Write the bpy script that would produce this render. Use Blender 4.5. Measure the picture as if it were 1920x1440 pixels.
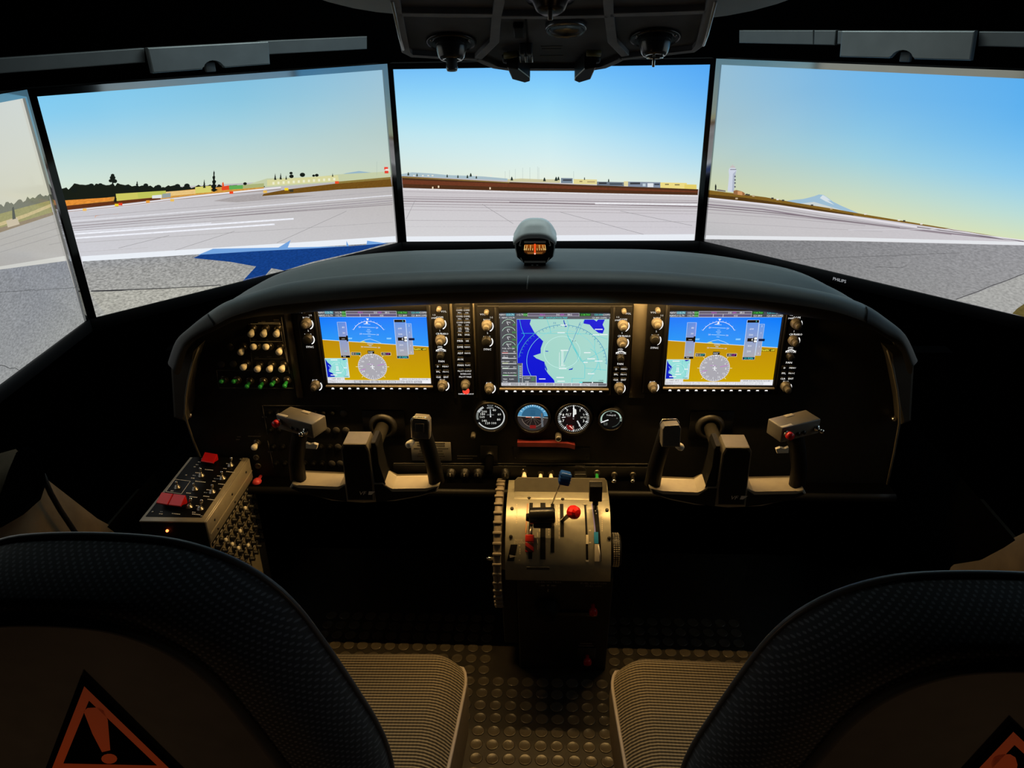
import bpy, bmesh, math, random
import numpy as np
from mathutils import Vector, Matrix, geometry
random.seed(7)
for o in list(bpy.data.objects): bpy.data.objects.remove(o, do_unlink=True)
SC = bpy.context.scene
COL = SC.collection
PI = math.pi

# ------------------------------------------------------------------ camera
FPX = 1453.25
PITCH, YAW, ROLL = 0.4528, -0.0551, -0.0190
CAM = Vector((0.003, 0.0, 1.35))
cp, sp, cy_, sy_ = math.cos(PITCH), math.sin(PITCH), math.cos(YAW), math.sin(YAW)
FW = Vector((sy_*cp, cy_*cp, -sp)); R0 = Vector((cy_, -sy_, 0)); U0 = R0.cross(FW)
RT = math.cos(ROLL)*R0 + math.sin(ROLL)*U0
UP = -math.sin(ROLL)*R0 + math.cos(ROLL)*U0
cd = bpy.data.cameras.new('camera'); cam = bpy.data.objects.new('camera', cd); COL.objects.link(cam)
cd.sensor_fit = 'HORIZONTAL'; cd.sensor_width = 36.0; cd.lens = FPX/1920*36
cd.clip_start = 0.02; cd.clip_end = 50
cam.matrix_world = Matrix(((RT.x, UP.x, -FW.x, CAM.x), (RT.y, UP.y, -FW.y, CAM.y), (RT.z, UP.z, -FW.z, CAM.z), (0, 0, 0, 1)))
SC.camera = cam

# ------------------------------------------------------------------ world, exposure
w = bpy.data.worlds.new('dim_room'); SC.world = w; w.use_nodes = True
w.node_tree.nodes['Background'].inputs[0].default_value = (0.55, 0.62, 0.75, 1)
w.node_tree.nodes['Background'].inputs[1].default_value = 0.0035
SC.view_settings.view_transform = 'Standard'; SC.view_settings.look = 'None'
SC.view_settings.gamma = 1.0; SC.view_settings.exposure = 0.0; SC.view_settings.use_curve_mapping = False
LED_STRENGTH = 580.0          # warm strip under the glareshield
LED_COLOR = (1.0, 0.60, 0.20, 1)
SCREEN_GAIN = 1.0
def lamp(name, kind, loc, rot, power, color, size, size_y=None):
    d = bpy.data.lights.new(name, kind); d.energy = power; d.color = color
    if kind == 'AREA': d.shape = 'RECTANGLE'; d.size = size; d.size_y = size_y or size
    else: d.shadow_soft_size = size
    o = bpy.data.objects.new(name, d); COL.objects.link(o); o.location = loc; o.rotation_euler = rot; return o
CEIL_FILL = lamp('added_ceiling_fill', 'AREA', (0, 2.05, 1.955), (0, 0, 0), 9.6, (.78, .95, .93), 1.5, .5)   # unseen cool lamp added above the displays to lift the glareshield
for _x in (-.55, .55): lamp('added_cabin_fill', 'POINT', (_x, .20, .45), (0, 0, 0), .55, (1.0, .60, .32), .05)      # unseen warm lamps added behind the two seats to lift their backs

# ------------------------------------------------------------------ measuring helpers
def ray(x, y): return RT*((x-960)/FPX) - UP*((y-720)/FPX) + FW
def aty(x, y, Y): d = ray(x, y); return CAM + d*((Y-CAM.y)/d.y)
def atz(x, y, Z): d = ray(x, y); return CAM + d*((Z-CAM.z)/d.z)
def atx(x, y, X): d = ray(x, y); return CAM + d*((X-CAM.x)/d.x)
def atplane(x, y, p, n):
    d = ray(x, y); return CAM + d*((p-CAM).dot(n)/d.dot(n))
def lin(c): c = c/255.0; return c/12.92 if c <= 0.04045 else ((c+0.055)/1.055)**2.4
def rgb(r, g, b): return (lin(r), lin(g), lin(b))

# ------------------------------------------------------------------ materials
MATS = {}
def mat(name, col=(.5, .5, .5), rough=.5, metal=0., spec=.5, var=0.0, scale=60, bump=0.0, bscale=400, coat=0.0):
    if name in MATS: return MATS[name]
    m = bpy.data.materials.new(name); m.use_nodes = True; nt = m.node_tree
    b = nt.nodes['Principled BSDF']
    b.inputs['Base Color'].default_value = (*col, 1); b.inputs['Roughness'].default_value = rough
    b.inputs['Metallic'].default_value = metal; b.inputs['Specular IOR Level'].default_value = spec
    b.inputs['Coat Weight'].default_value = coat
    if var > 0 or bump > 0:
        tc = nt.nodes.new('ShaderNodeTexCoord')
    if var > 0:
        n = nt.nodes.new('ShaderNodeTexNoise'); n.inputs['Scale'].default_value = scale; n.inputs['Detail'].default_value = 3
        nt.links.new(tc.outputs['Object'], n.inputs['Vector'])
        r = nt.nodes.new('ShaderNodeValToRGB')
        r.color_ramp.elements[0].position = .3; r.color_ramp.elements[1].position = .7
        r.color_ramp.elements[0].color = (*[c*(1-var) for c in col], 1); r.color_ramp.elements[1].color = (*[min(1, c*(1+var)) for c in col], 1)
        nt.links.new(n.outputs['Fac'], r.inputs['Fac']); nt.links.new(r.outputs['Color'], b.inputs['Base Color'])
    if bump > 0:
        n2 = nt.nodes.new('ShaderNodeTexNoise'); n2.inputs['Scale'].default_value = bscale
        nt.links.new(tc.outputs['Object'], n2.inputs['Vector'])
        bp = nt.nodes.new('ShaderNodeBump'); bp.inputs['Strength'].default_value = bump; bp.inputs['Distance'].default_value = 0.001
        nt.links.new(n2.outputs['Fac'], bp.inputs['Height']); nt.links.new(bp.outputs['Normal'], b.inputs['Normal'])
    MATS[name] = m; return m
def emat(name, col, strength=1.0, sample=False):
    if name in MATS: return MATS[name]
    m = bpy.data.materials.new(name); m.use_nodes = True; nt = m.node_tree
    b = nt.nodes['Principled BSDF']; b.inputs['Base Color'].default_value = (0, 0, 0, 1) if not sample else (*col[:3], 1)
    b.inputs['Emission Color'].default_value = (*col[:3], 1); b.inputs['Emission Strength'].default_value = strength
    b.inputs['Roughness'].default_value = .4
    if not sample: m.cycles.emission_sampling = 'NONE'
    MATS[name] = m; return m
def screen_mat(name, gain=1.0, sample='NONE', noise=True, rough=.12, spec=.35):
    """emissive picture: colour attribute gives the picture, alpha the amount of grain"""
    if name in MATS: return MATS[name]
    m = bpy.data.materials.new(name); m.use_nodes = True; nt = m.node_tree
    b = nt.nodes['Principled BSDF']; b.inputs['Base Color'].default_value = (0.004, 0.004, 0.005, 1)
    b.inputs['Roughness'].default_value = rough; b.inputs['Specular IOR Level'].default_value = spec
    a = nt.nodes.new('ShaderNodeAttribute'); a.attribute_name = 'Col'
    b.inputs['Emission Strength'].default_value = gain
    if noise:
        tc = nt.nodes.new('ShaderNodeTexCoord')
        n = nt.nodes.new('ShaderNodeTexNoise'); n.inputs['Scale'].default_value = 230; n.inputs['Detail'].default_value = 4
        mp = nt.nodes.new('ShaderNodeMapping'); mp.inputs['Scale'].default_value = (.55, .55, 1.3)
        nt.links.new(tc.outputs['Object'], mp.inputs['Vector']); nt.links.new(mp.outputs['Vector'], n.inputs['Vector'])
        s = nt.nodes.new('ShaderNodeMath'); s.operation = 'SUBTRACT'; s.inputs[1].default_value = .5
        nt.links.new(n.outputs['Fac'], s.inputs[0])
        k = nt.nodes.new('ShaderNodeMath'); k.operation = 'MULTIPLY'
        nt.links.new(s.outputs[0], k.inputs[0]); nt.links.new(a.outputs['Alpha'], k.inputs[1])
        ad = nt.nodes.new('ShaderNodeMath'); ad.operation = 'ADD'; ad.inputs[1].default_value = 1.0
        nt.links.new(k.outputs[0], ad.inputs[0])
        v = nt.nodes.new('ShaderNodeVectorMath'); v.operation = 'SCALE'
        nt.links.new(a.outputs['Color'], v.inputs[0]); nt.links.new(ad.outputs[0], v.inputs['Scale'])
        nt.links.new(v.outputs['Vector'], b.inputs['Emission Color'])
    else:
        nt.links.new(a.outputs['Color'], b.inputs['Emission Color'])
    m.cycles.emission_sampling = sample
    MATS[name] = m; return m

# ------------------------------------------------------------------ object helpers
def wloc(o):
    v = Vector((0, 0, 0))
    while o is not None: v += o.location; o = o.parent
    return v
def put(name, me, m, parent=None, loc=None, rot=None, label=None, kind=None):
    o = bpy.data.objects.new(name, me); COL.objects.link(o)
    if m is not None and len(me.materials) == 0: me.materials.append(m)
    if loc is not None: o.location = Vector(loc) - (wloc(parent) if parent else Vector())
    if rot is not None: o.rotation_euler = rot
    if parent: o.parent = parent
    if label: o['label'] = label
    if kind is None and parent is not None and ('legend' in name or name in ('print', 'window_corner_mark')): kind = 'stuff'   # lettering too small to pick apart
    if kind: o['kind'] = kind
    return o
def tag(o, label, cat, group=None, kind=None):
    o['label'] = label; o['category'] = cat
    if group: o['group'] = group
    if kind: o['kind'] = kind
    return o
def thing(name, loc, label, cat, group=None):
    o = bpy.data.objects.new(name, None); COL.objects.link(o); o.location = loc; o.empty_display_size = .02
    return tag(o, label, cat, group)
def copy_tree(o, parent=None):
    c = o.copy(); COL.objects.link(c); c.parent = parent
    for ch in list(o.children): copy_tree(ch, c)
    return c

class MB:
    """mesh builder in world (or local) coordinates"""
    def __init__(s): s.bm = bmesh.new()
    def _add(s, verts, faces, M=None, smooth=False):
        vs = [s.bm.verts.new(M @ Vector(v) if M is not None else Vector(v)) for v in verts]
        for f in faces:
            try:
                fc = s.bm.faces.new([vs[i] for i in f]); fc.smooth = smooth
            except ValueError: pass
        return vs
    def box(s, x0, x1, y0, y1, z0, z1, M=None, bev=0.0, seg=2):
        t = bmesh.new()
        vs = [t.verts.new(v) for v in ((x0,y0,z0),(x1,y0,z0),(x1,y1,z0),(x0,y1,z0),(x0,y0,z1),(x1,y0,z1),(x1,y1,z1),(x0,y1,z1))]
        for f in ((3,2,1,0),(4,5,6,7),(0,1,5,4),(1,2,6,5),(2,3,7,6),(3,0,4,7)): t.faces.new([vs[i] for i in f])
        s._merge(t, M, bev, seg); return s
    def _merge(s, t, M, bev=0, seg=2, smooth=False):
        if bev > 0: bmesh.ops.bevel(t, geom=list(t.edges), offset=bev, segments=seg, affect='EDGES', profile=.5, clamp_overlap=True)
        t.verts.ensure_lookup_table(); t.verts.index_update()
        s._add([v.co.copy() for v in t.verts], [[v.index for v in f.verts] for f in t.faces], M, smooth or bev > 0)
        t.free()
    def prism(s, pts, h0, h1, M=None, bev=0.0, seg=2):
        """pts 2D outline (x,y) extruded from h0 to h1 along local z"""
        t = bmesh.new(); n = len(pts)
        a = [t.verts.new((p[0], p[1], h0)) for p in pts]; b = [t.verts.new((p[0], p[1], h1)) for p in pts]
        area = sum(pts[i][0]*pts[(i+1)%n][1]-pts[(i+1)%n][0]*pts[i][1] for i in range(n))
        if area*(h1-h0) < 0: a.reverse(); b.reverse()
        t.faces.new(list(reversed(a))); top = t.faces.new(b)
        for i in range(n): t.faces.new((a[i], a[(i+1)%n], b[(i+1)%n], b[i]))
        if bev > 0:
            es = [e for e in t.edges if e.verts[0].co.z == e.verts[1].co.z]
            bmesh.ops.bevel(t, geom=es, offset=bev, segments=seg, affect='EDGES', profile=.5, clamp_overlap=True)
            bmesh.ops.recalc_face_normals(t, faces=list(t.faces))
            s._merge(t, M, 0, seg, False)
        else: s._merge(t, M)
        return s
    def lathe(s, prof, M=None, n=24, smooth=True, cap=True):
        """prof list of (radius, height) along local z"""
        vs, fs = [], []
        for r, h in prof:
            for k in range(n): a = 2*PI*k/n; vs.append((r*math.cos(a), r*math.sin(a), h))
        for i in range(len(prof)-1):
            for k in range(n): fs.append((i*n+k, i*n+(k+1)%n, (i+1)*n+(k+1)%n, (i+1)*n+k))
        if cap: fs.append(tuple(reversed(range(n)))); fs.append(tuple((len(prof)-1)*n+k for k in range(n)))
        s._add(vs, fs, M, smooth); return s
    def cyl(s, p, q, r0, r1=None, n=16, smooth=True):
        p, q = Vector(p), Vector(q); r1 = r0 if r1 is None else r1
        d = (q-p); L = d.length; M = Matrix.Translation(p) @ d.to_track_quat('Z', 'Y').to_matrix().to_4x4()
        return s.lathe([(r0, 0), (r1, L)], M, n, smooth)
    def tube(s, pts, r, n=8, closed=False, caps=True):
        pts = [Vector(p) for p in pts]; N = len(pts); rings = []; prev = None
        for i, p in enumerate(pts):
            a = pts[(i-1) % N] if (i > 0 or closed) else p; b = pts[(i+1) % N] if (i < N-1 or closed) else p
            t = (b-a).normalized()
            if prev is None: u = t.orthogonal().normalized()
            else:
                u = prev - t*prev.dot(t)
                u = u.normalized() if u.length > 1e-6 else t.orthogonal().normalized()
            prev = u; v = t.cross(u); rr = r[i] if isinstance(r, (list, tuple)) else r
            rings.append([p + (u*math.cos(2*PI*k/n)+v*math.sin(2*PI*k/n))*rr for k in range(n)])
        vs = [c for rg in rings for c in rg]; fs = []
        for i in range(N if closed else N-1):
            j = (i+1) % N
            for k in range(n): fs.append((i*n+k, i*n+(k+1)%n, j*n+(k+1)%n, j*n+k))
        if caps and not closed: fs.append(tuple(reversed(range(n)))); fs.append(tuple((N-1)*n+k for k in range(n)))
        s._add(vs, fs, None, True); return s
    def sphere(s, c, r, sx=1, sy=1, sz=1, M=None, n=16, m=10):
        prof = []; vs, fs = [], []
        for i in range(1, m):
            a = PI*i/m
            for k in range(n): vs.append((c[0]+r*sx*math.sin(a)*math.cos(2*PI*k/n), c[1]+r*sy*math.sin(a)*math.sin(2*PI*k/n), c[2]+r*sz*math.cos(a)))
        vs.append((c[0], c[1], c[2]+r*sz)); vs.append((c[0], c[1], c[2]-r*sz))
        for i in range(m-2):
            for k in range(n): fs.append((i*n+k, (i+1)*n+k, (i+1)*n+(k+1)%n, i*n+(k+1)%n))
        T, Bm = len(vs)-2, len(vs)-1
        for k in range(n): fs.append((T, k, (k+1)%n)); fs.append((Bm, (m-2)*n+(k+1)%n, (m-2)*n+k))
        s._add(vs, fs, M, True); return s
    def grid(s, rows, closed=False, smooth=True):
        """rows: list of equal-length lists of points"""
        n = len(rows[0]); vs = [p for r in rows for p in r]; fs = []
        for i in range(len(rows)-1):
            for k in range(n if closed else n-1): fs.append((i*n+k, i*n+(k+1)%n, (i+1)*n+(k+1)%n, (i+1)*n+k))
        s._add(vs, fs, None, smooth); return s
    def mesh(s, name, off=None):
        bmesh.ops.recalc_face_normals(s.bm, faces=list(s.bm.faces)) if len(s.bm.faces) < 60000 else None
        if off is not None: bmesh.ops.translate(s.bm, verts=list(s.bm.verts), vec=-Vector(off))
        me = bpy.data.meshes.new(name); s.bm.to_mesh(me); s.bm.free(); return me
    def obj(s, name, m, parent=None, label=None, kind=None):
        """vertices are in world space; stored relative to the parent"""
        me = s.mesh(name, wloc(parent) if parent else None)
        return put(name, me, m, parent, None, None, label, kind)

def frame(o, u, v, n=None):
    """matrix with local x->u, y->v, z->n at o"""
    u, v = Vector(u).normalized(), Vector(v).normalized(); n = u.cross(v).normalized() if n is None else Vector(n)
    return Matrix(((u.x, v.x, n.x, o[0]), (u.y, v.y, n.y, o[1]), (u.z, v.z, n.z, o[2]), (0, 0, 0, 1)))
def axis(p, d):
    return Matrix.Translation(Vector(p)) @ Vector(d).to_track_quat('Z', 'Y').to_matrix().to_4x4()

_T = {}
def text_geo(s, res=1):
    if (s, res) in _T: return _T[(s, res)]
    if not s: return [], []
    if s[0] == '#':                               # print too small to read: a run of small blocks
        n = int(s[1:]); vs, fs = [], []
        for i in range(n):
            a = (i-n/2)*.62+.05; vs += [(a, -.3), (a+.48, -.3), (a+.48, .32), (a, .32)]; fs.append((4*i, 4*i+1, 4*i+2, 4*i+3))
        _T[(s, res)] = (vs, fs); return vs, fs
    c = bpy.data.curves.new('t', 'FONT'); c.body = s; c.size = 1.0; c.resolution_u = res; c.align_x = 'CENTER'
    o = bpy.data.objects.new('t', c); me = bpy.data.meshes.new_from_object(o)
    vs = [(v.co.x, v.co.y-.35) for v in me.vertices]; fs = [tuple(p.vertices) for p in me.polygons]
    bpy.data.objects.remove(o); bpy.data.curves.remove(c); bpy.data.meshes.remove(me)
    _T[(s, res)] = (vs, fs); return vs, fs

class Draw:
    """flat coloured artwork on a plane: origin o, axes U, V (unit), normal N towards the viewer"""
    def __init__(s, o, U, V, N, eps=2e-5, conv=None):
        s.o, s.U, s.V, s.N = Vector(o), Vector(U), Vector(V), Vector(N); s.eps = eps; s.k = 1
        s.v, s.f, s.c = [], [], []; s.conv = conv or (lambda x, y: (x, y))
    def P(s, x, y):
        a, b = s.conv(x, y); return s.o + s.U*a + s.V*b + s.N*(s.eps*s.k)
    def raw(s, pts3, faces, cols):
        n = len(s.v); s.v += pts3; s.f += [tuple(i+n for i in f) for f in faces]; s.c += cols
    def up(s): s.k += 1; return s
    def poly(s, pts, col, nz=0., up=True):
        if up: s.up()
        p3 = [s.P(*p) for p in pts]
        cols = [(*c, nz) for c in col] if isinstance(col[0], (tuple, list)) else [(*col, nz)]*len(pts)
        if len(pts) <= 4: s.raw(p3, [tuple(range(len(pts)))], cols)
        else:
            tr = geometry.tessellate_polygon([[Vector((p[0], p[1], 0)) for p in pts]])
            s.raw(p3, [tuple(t) for t in tr], cols)
    def rect(s, x0, y0, x1, y1, col, nz=0., up=True): s.poly([(x0, y0), (x1, y0), (x1, y1), (x0, y1)], col, nz, up)
    def line(s, p, q, w, col, nz=0., up=False):
        dx, dy = q[0]-p[0], q[1]-p[1]; L = math.hypot(dx, dy) or 1; nx, ny = -dy/L*w/2, dx/L*w/2
        s.poly([(p[0]+nx, p[1]+ny), (q[0]+nx, q[1]+ny), (q[0]-nx, q[1]-ny), (p[0]-nx, p[1]-ny)], col, nz, up)
    def path(s, pts, w, col, closed=False, up=True):
        if up: s.up()
        for i in range(len(pts)-(0 if closed else 1)): s.line(pts[i], pts[(i+1) % len(pts)], w, col)
    def arc(s, cx, cy, r, a0, a1, w, col, n=24, asp=1.0, up=True):
        s.path([(cx+r*math.cos(math.radians(a0+(a1-a0)*i/n)), cy-r*asp*math.sin(math.radians(a0+(a1-a0)*i/n))) for i in range(n+1)], w, col, up=up)
    def disc(s, cx, cy, r, col, n=28, asp=1.0, up=True):
        s.poly([(cx+r*math.cos(2*PI*i/n), cy-r*asp*math.sin(2*PI*i/n)) for i in range(n)], col, 0, up)
    def ticks(s, cx, cy, r0, r1, angs, w, col, asp=1.0):
        s.up()
        for a in angs:
            c, sn = math.cos(math.radians(a)), math.sin(math.radians(a))
            s.line((cx+r0*c, cy-r0*sn*asp), (cx+r1*c, cy-r1*sn*asp), w, col)
    def frame_rect(s, x0, y0, x1, y1, w, col): s.path([(x0, y0), (x1, y0), (x1, y1), (x0, y1)], w, col, closed=True)
    def text(s, t, x, y, size, col, down=True, up=True, wide=1.0):
        if up: s.up()
        vs, fs = text_geo(t); sg = -1 if down else 1
        s.raw([s.P(x+vx*size*wide, y+sg*vy*size) for vx, vy in vs], fs, [(*col, 0)]*len(vs))
    def obj(s, name, m, parent, label=None):
        off = wloc(parent) if parent else Vector()
        me = bpy.data.meshes.new(name)
        nrm = s.N
        fs = []
        for f in s.f:
            a, b, c = s.v[f[0]], s.v[f[1]], s.v[f[2]]
            fs.append(f if (b-a).cross(c-a).dot(nrm) >= 0 else tuple(reversed(f)))
        me.from_pydata([v-off for v in s.v], [], fs)
        at = me.color_attributes.new('Col', 'FLOAT_COLOR', 'POINT')
        at.data.foreach_set('color', np.array(s.c, dtype=np.float32).ravel())
        me.update()
        return put(name, me, m, parent, None, None, label)

# ------------------------------------------------------------------ shared materials
M_PANEL = mat('panel_black', (.011, .0108, .010), .55, 0, .22, .15, 90, .12, 900)
M_BLACK = mat('matte_black', (.006, .006, .006), .6, 0, .2, .1, 60)
M_GLOSSBLK = mat('gloss_black', (.008, .008, .009), .28, 0, .5, .05, 60)
M_VOID = mat('void_black', (.0015, .0015, .0017), .95, 0, .0, .1, 5)
M_VINYL = mat('charcoal_vinyl', (.100, .107, .105), .55, 0, .35, .06, 40, .12, 1500)
M_KNOB = mat('grey_knob', (.080, .074, .064), .4, 0, .4, .08, 80)
M_DKNOB = mat('dark_knob', (.010, .010, .0095), .42, 0, .35, .08, 80)
M_CREAM = mat('cream_plastic', (.95, .90, .74), .4, 0, .5, .04, 80)
M_GREEN = mat('green_plastic', (.02, .30, .06), .3, 0, .5, .04, 80)
M_RED = mat('red_plastic', (.62, .012, .015), .32, 0, .5, .05, 80)
M_CHROME = mat('bright_metal', (.75, .72, .66), .2, 1, .5, .03, 80)
M_STEEL = mat('brushed_metal', (.42, .40, .36), .38, .9, .5, .06, 120)
M_PRINT = mat('pale_print', (.42, .40, .36), .6, 0, .2, .05, 100)
M_DIMPRINT = mat('dim_print', (.11, .105, .095), .7, 0, .2, .05, 100)
M_LIT = emat('backlit_legend', (1, .98, .95), 1.05)
M_WARMLIT = emat('lit_lamp', (1.0, .35, .06), 4.0)
M_REDLIT = emat('red_lamp', (1.0, .05, .03), 1.2)

# ================================================================== THE SETTING
FLOOR_M = mat('rubber_floor', (.030, .026, .020), .36, 0, .5, .25, 30)
mb = MB(); mb.box(-1.3, 1.3, -1.2, 2.0, -.03, 0)
floor = mb.obj('floor', FLOOR_M); tag(floor, 'dark studded rubber cockpit floor between the seats', 'floor', kind='structure')
# raised coin studs, one object each where the photograph shows them
mb = MB(); mb.lathe([(.0135, 0), (.0130, .0012), (.0118, .0020), (.0108, .0016), (.0001, .0016)], None, 20)
stud_me = mb.mesh('stud'); stud_me.materials.append(mat('rubber_stud', (.085, .072, .052), .30, 0, .55, .2, 40))
pit = .0328; n_stud = 0
for i in range(-27, 28):
    for j in range(0, 40):
        x = -.012 + i*pit + .0012*(j % 3 - 1); y = .70 + j*pit
        if abs(x) < .165 and 1.02 < y < 1.46 or (-.56 < x <= -.165 and 1.08 < y < 1.48 and not (x < -.45 and y < 1.2)) or (.165 <= x < .45 and 1.08 < y < 1.46):
            if -.115 < x < .15 and y > 1.285: continue
            put('stud', stud_me, None, floor, (x, y, 0)); n_stud += 1

print('studs', n_stud)
# dark room shell around the simulator
def slab(name, x0, x1, y0, y1, z0, z1, label, cat, m=M_VOID):
    mb = MB(); mb.box(x0, x1, y0, y1, z0, z1); o = mb.obj(name, m); return tag(o, label, cat, kind='structure')
slab('wall_front', -2.2, 2.2, 3.0, 3.05, -.03, 2.0, 'black room wall behind the row of flight displays', 'wall')
slab('wall_outer_left', -2.25, -2.2, -1.6, 3.05, -.03, 2.0, 'black room wall far left behind the side display', 'wall')
slab('wall_outer_right', 2.2, 2.25, -1.6, 3.05, -.03, 2.0, 'black room wall far right behind the side display', 'wall')
slab('ceiling', -2.25, 2.25, -1.6, 3.05, 2.0, 2.05, 'black room ceiling above the simulator', 'ceiling')
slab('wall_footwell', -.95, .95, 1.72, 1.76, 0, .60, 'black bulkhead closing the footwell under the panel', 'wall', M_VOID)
slab('ground', -2.25, 2.25, -1.6, 3.05, -.08, -.03, 'black floor of the room under the simulator', 'floor')

lt = thing('added_ceiling_lamp', (0, 2.05, 2.0), 'added flat dim cool ceiling fill lamp above the flight displays', 'lamp')  # added fixture for the ceiling fill light
mb = MB(); mb.box(-.78, .78, 1.78, 2.32, 1.965, 2.0, None, .006); mb.obj('added_lamp_housing', M_BLACK, lt)
for _x, _s in ((-.55, 'left'), (.55, 'right')):
    al = thing('added_cabin_lamp', (_x, .20, 0), 'added small warm fill lamp on a low post behind the %s seat' % _s, 'lamp', 'added low fill lamps')  # added stands for the seat-back fill lights
    mb = MB(); mb.lathe([(.05, 0), (.05, .01), (.012, .015), (.012, .36), (.03, .365), (.03, .37)], Matrix.Translation((_x, .20, 0)), 20); mb.obj('added_lamp_post', M_BLACK, al)
# cream headliner above the crew, its front edge shows at both sides of the overhead console
HL = mat('grey_headliner', (.30, .32, .32), .85, 0, .2, .06, 12)
def headliner(sgn):
    rows = []
    for t in range(9):
        a = t/8
        row = []
        for k in range(9):
            b = k/8
            x = sgn*(.14 + .26*b); y = .55 + .80*a - .10*b*b*a
            z = 1.475 - .135*a**1.6 + .05*b**3 + (.02 if a < .01 else 0) - (.014*a if sgn > 0 else 0)
            row.append((x, y, z))
        rows.append(row)
    mb = MB(); mb.grid(rows)
    back = [[(p[0], p[1], p[2]+.03) for p in r] for r in rows]
    mb.grid(back); return mb
for sgn, sd in ((-1, 'left'), (1, 'right')):
    o = headliner(sgn).obj('trim_headliner_'+sd, HL); tag(o, 'pale grey headliner panel %s of the overhead console' % sd, 'headliner', kind='structure')

# ------------------------------------------------------------------ cockpit side walls
TRIM = mat('beige_trim', (.11, .080, .048), .75, 0, .2, .15, 25, .2, 700)
DTRIM = mat('shadow_trim', (.045, .035, .024), .8, 0, .2, .1, 25)
def side_wall(sgn, name, label):
    X = sgn*.90
    mb = MB()
    rows = []
    for zz, off in ((0, -.02), (.18, -.03), (.34, -.04), (.44, -.03)):
        rows.append([(X+sgn*off, yy, zz - .10*max(0, (1.1-yy))*(zz > .3)*.0) for yy in (-.6, .2, .6, .9, 1.1, 1.3, 1.5, 1.72)])
    mb.grid(rows)
    o = mb.obj(name, M_VOID); tag(o, label, 'wall', kind='structure')  # wall beyond the trim kept black to paint in its shade
    rows = []
    for zz, off in ((0, -.05), (.25, -.052), (.5, -.050), (.75, -.047), (.92, -.040), (1.0, -.025)):
        rows.append([(X+sgn*off, yy, zz*zt) for yy, zt in ((-.6, .80), (.4, .78), (.8, .76), (.95, .75), (1.06, .71), (1.10, .63), (1.15, .55), (1.20, .47), (1.27, .38), (1.36, .28))])
    mb = MB(); mb.grid(rows); mb.obj('trim_panel', TRIM, o); return o
wl = side_wall(-1, 'wall_left', 'dim beige cockpit side trim with a dark map pocket beside the left seat')
wr = side_wall(1, 'wall_right', 'dim beige cockpit side trim beside the right seat')
mb = MB(); XW = -.842
pk = [(0, 985), (40, 962), (72, 934), (82, 905), (79, 885), (70, 862), (58, 846), (45, 843), (34, 852), (22, 885), (8, 925), (-20, 985)]
p3 = [atx(x, y, XW) for x, y in pk]
mb.prism([(p.y, p.z) for p in p3], 0, -.01, frame((XW+.004, 0, 0), (0, 1, 0), (0, 0, 1)), .003)
mb.obj('map_pocket', M_VOID, wl, 'dark leaf-shaped map pocket')
mb = MB(); mb.tube([atx(x, y, XW+.012) for x, y in pk[:9]], .004)
mb.obj('pocket_rim', M_VOID, wl)
mb = MB(); mb.tube([atx(x, y, XW+.006) for x, y in ((80, 890), (95, 925), (112, 955), (142, 1000), (170, 1050))], .0045)
mb.obj('trim_seam', M_BLACK, wl)

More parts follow.
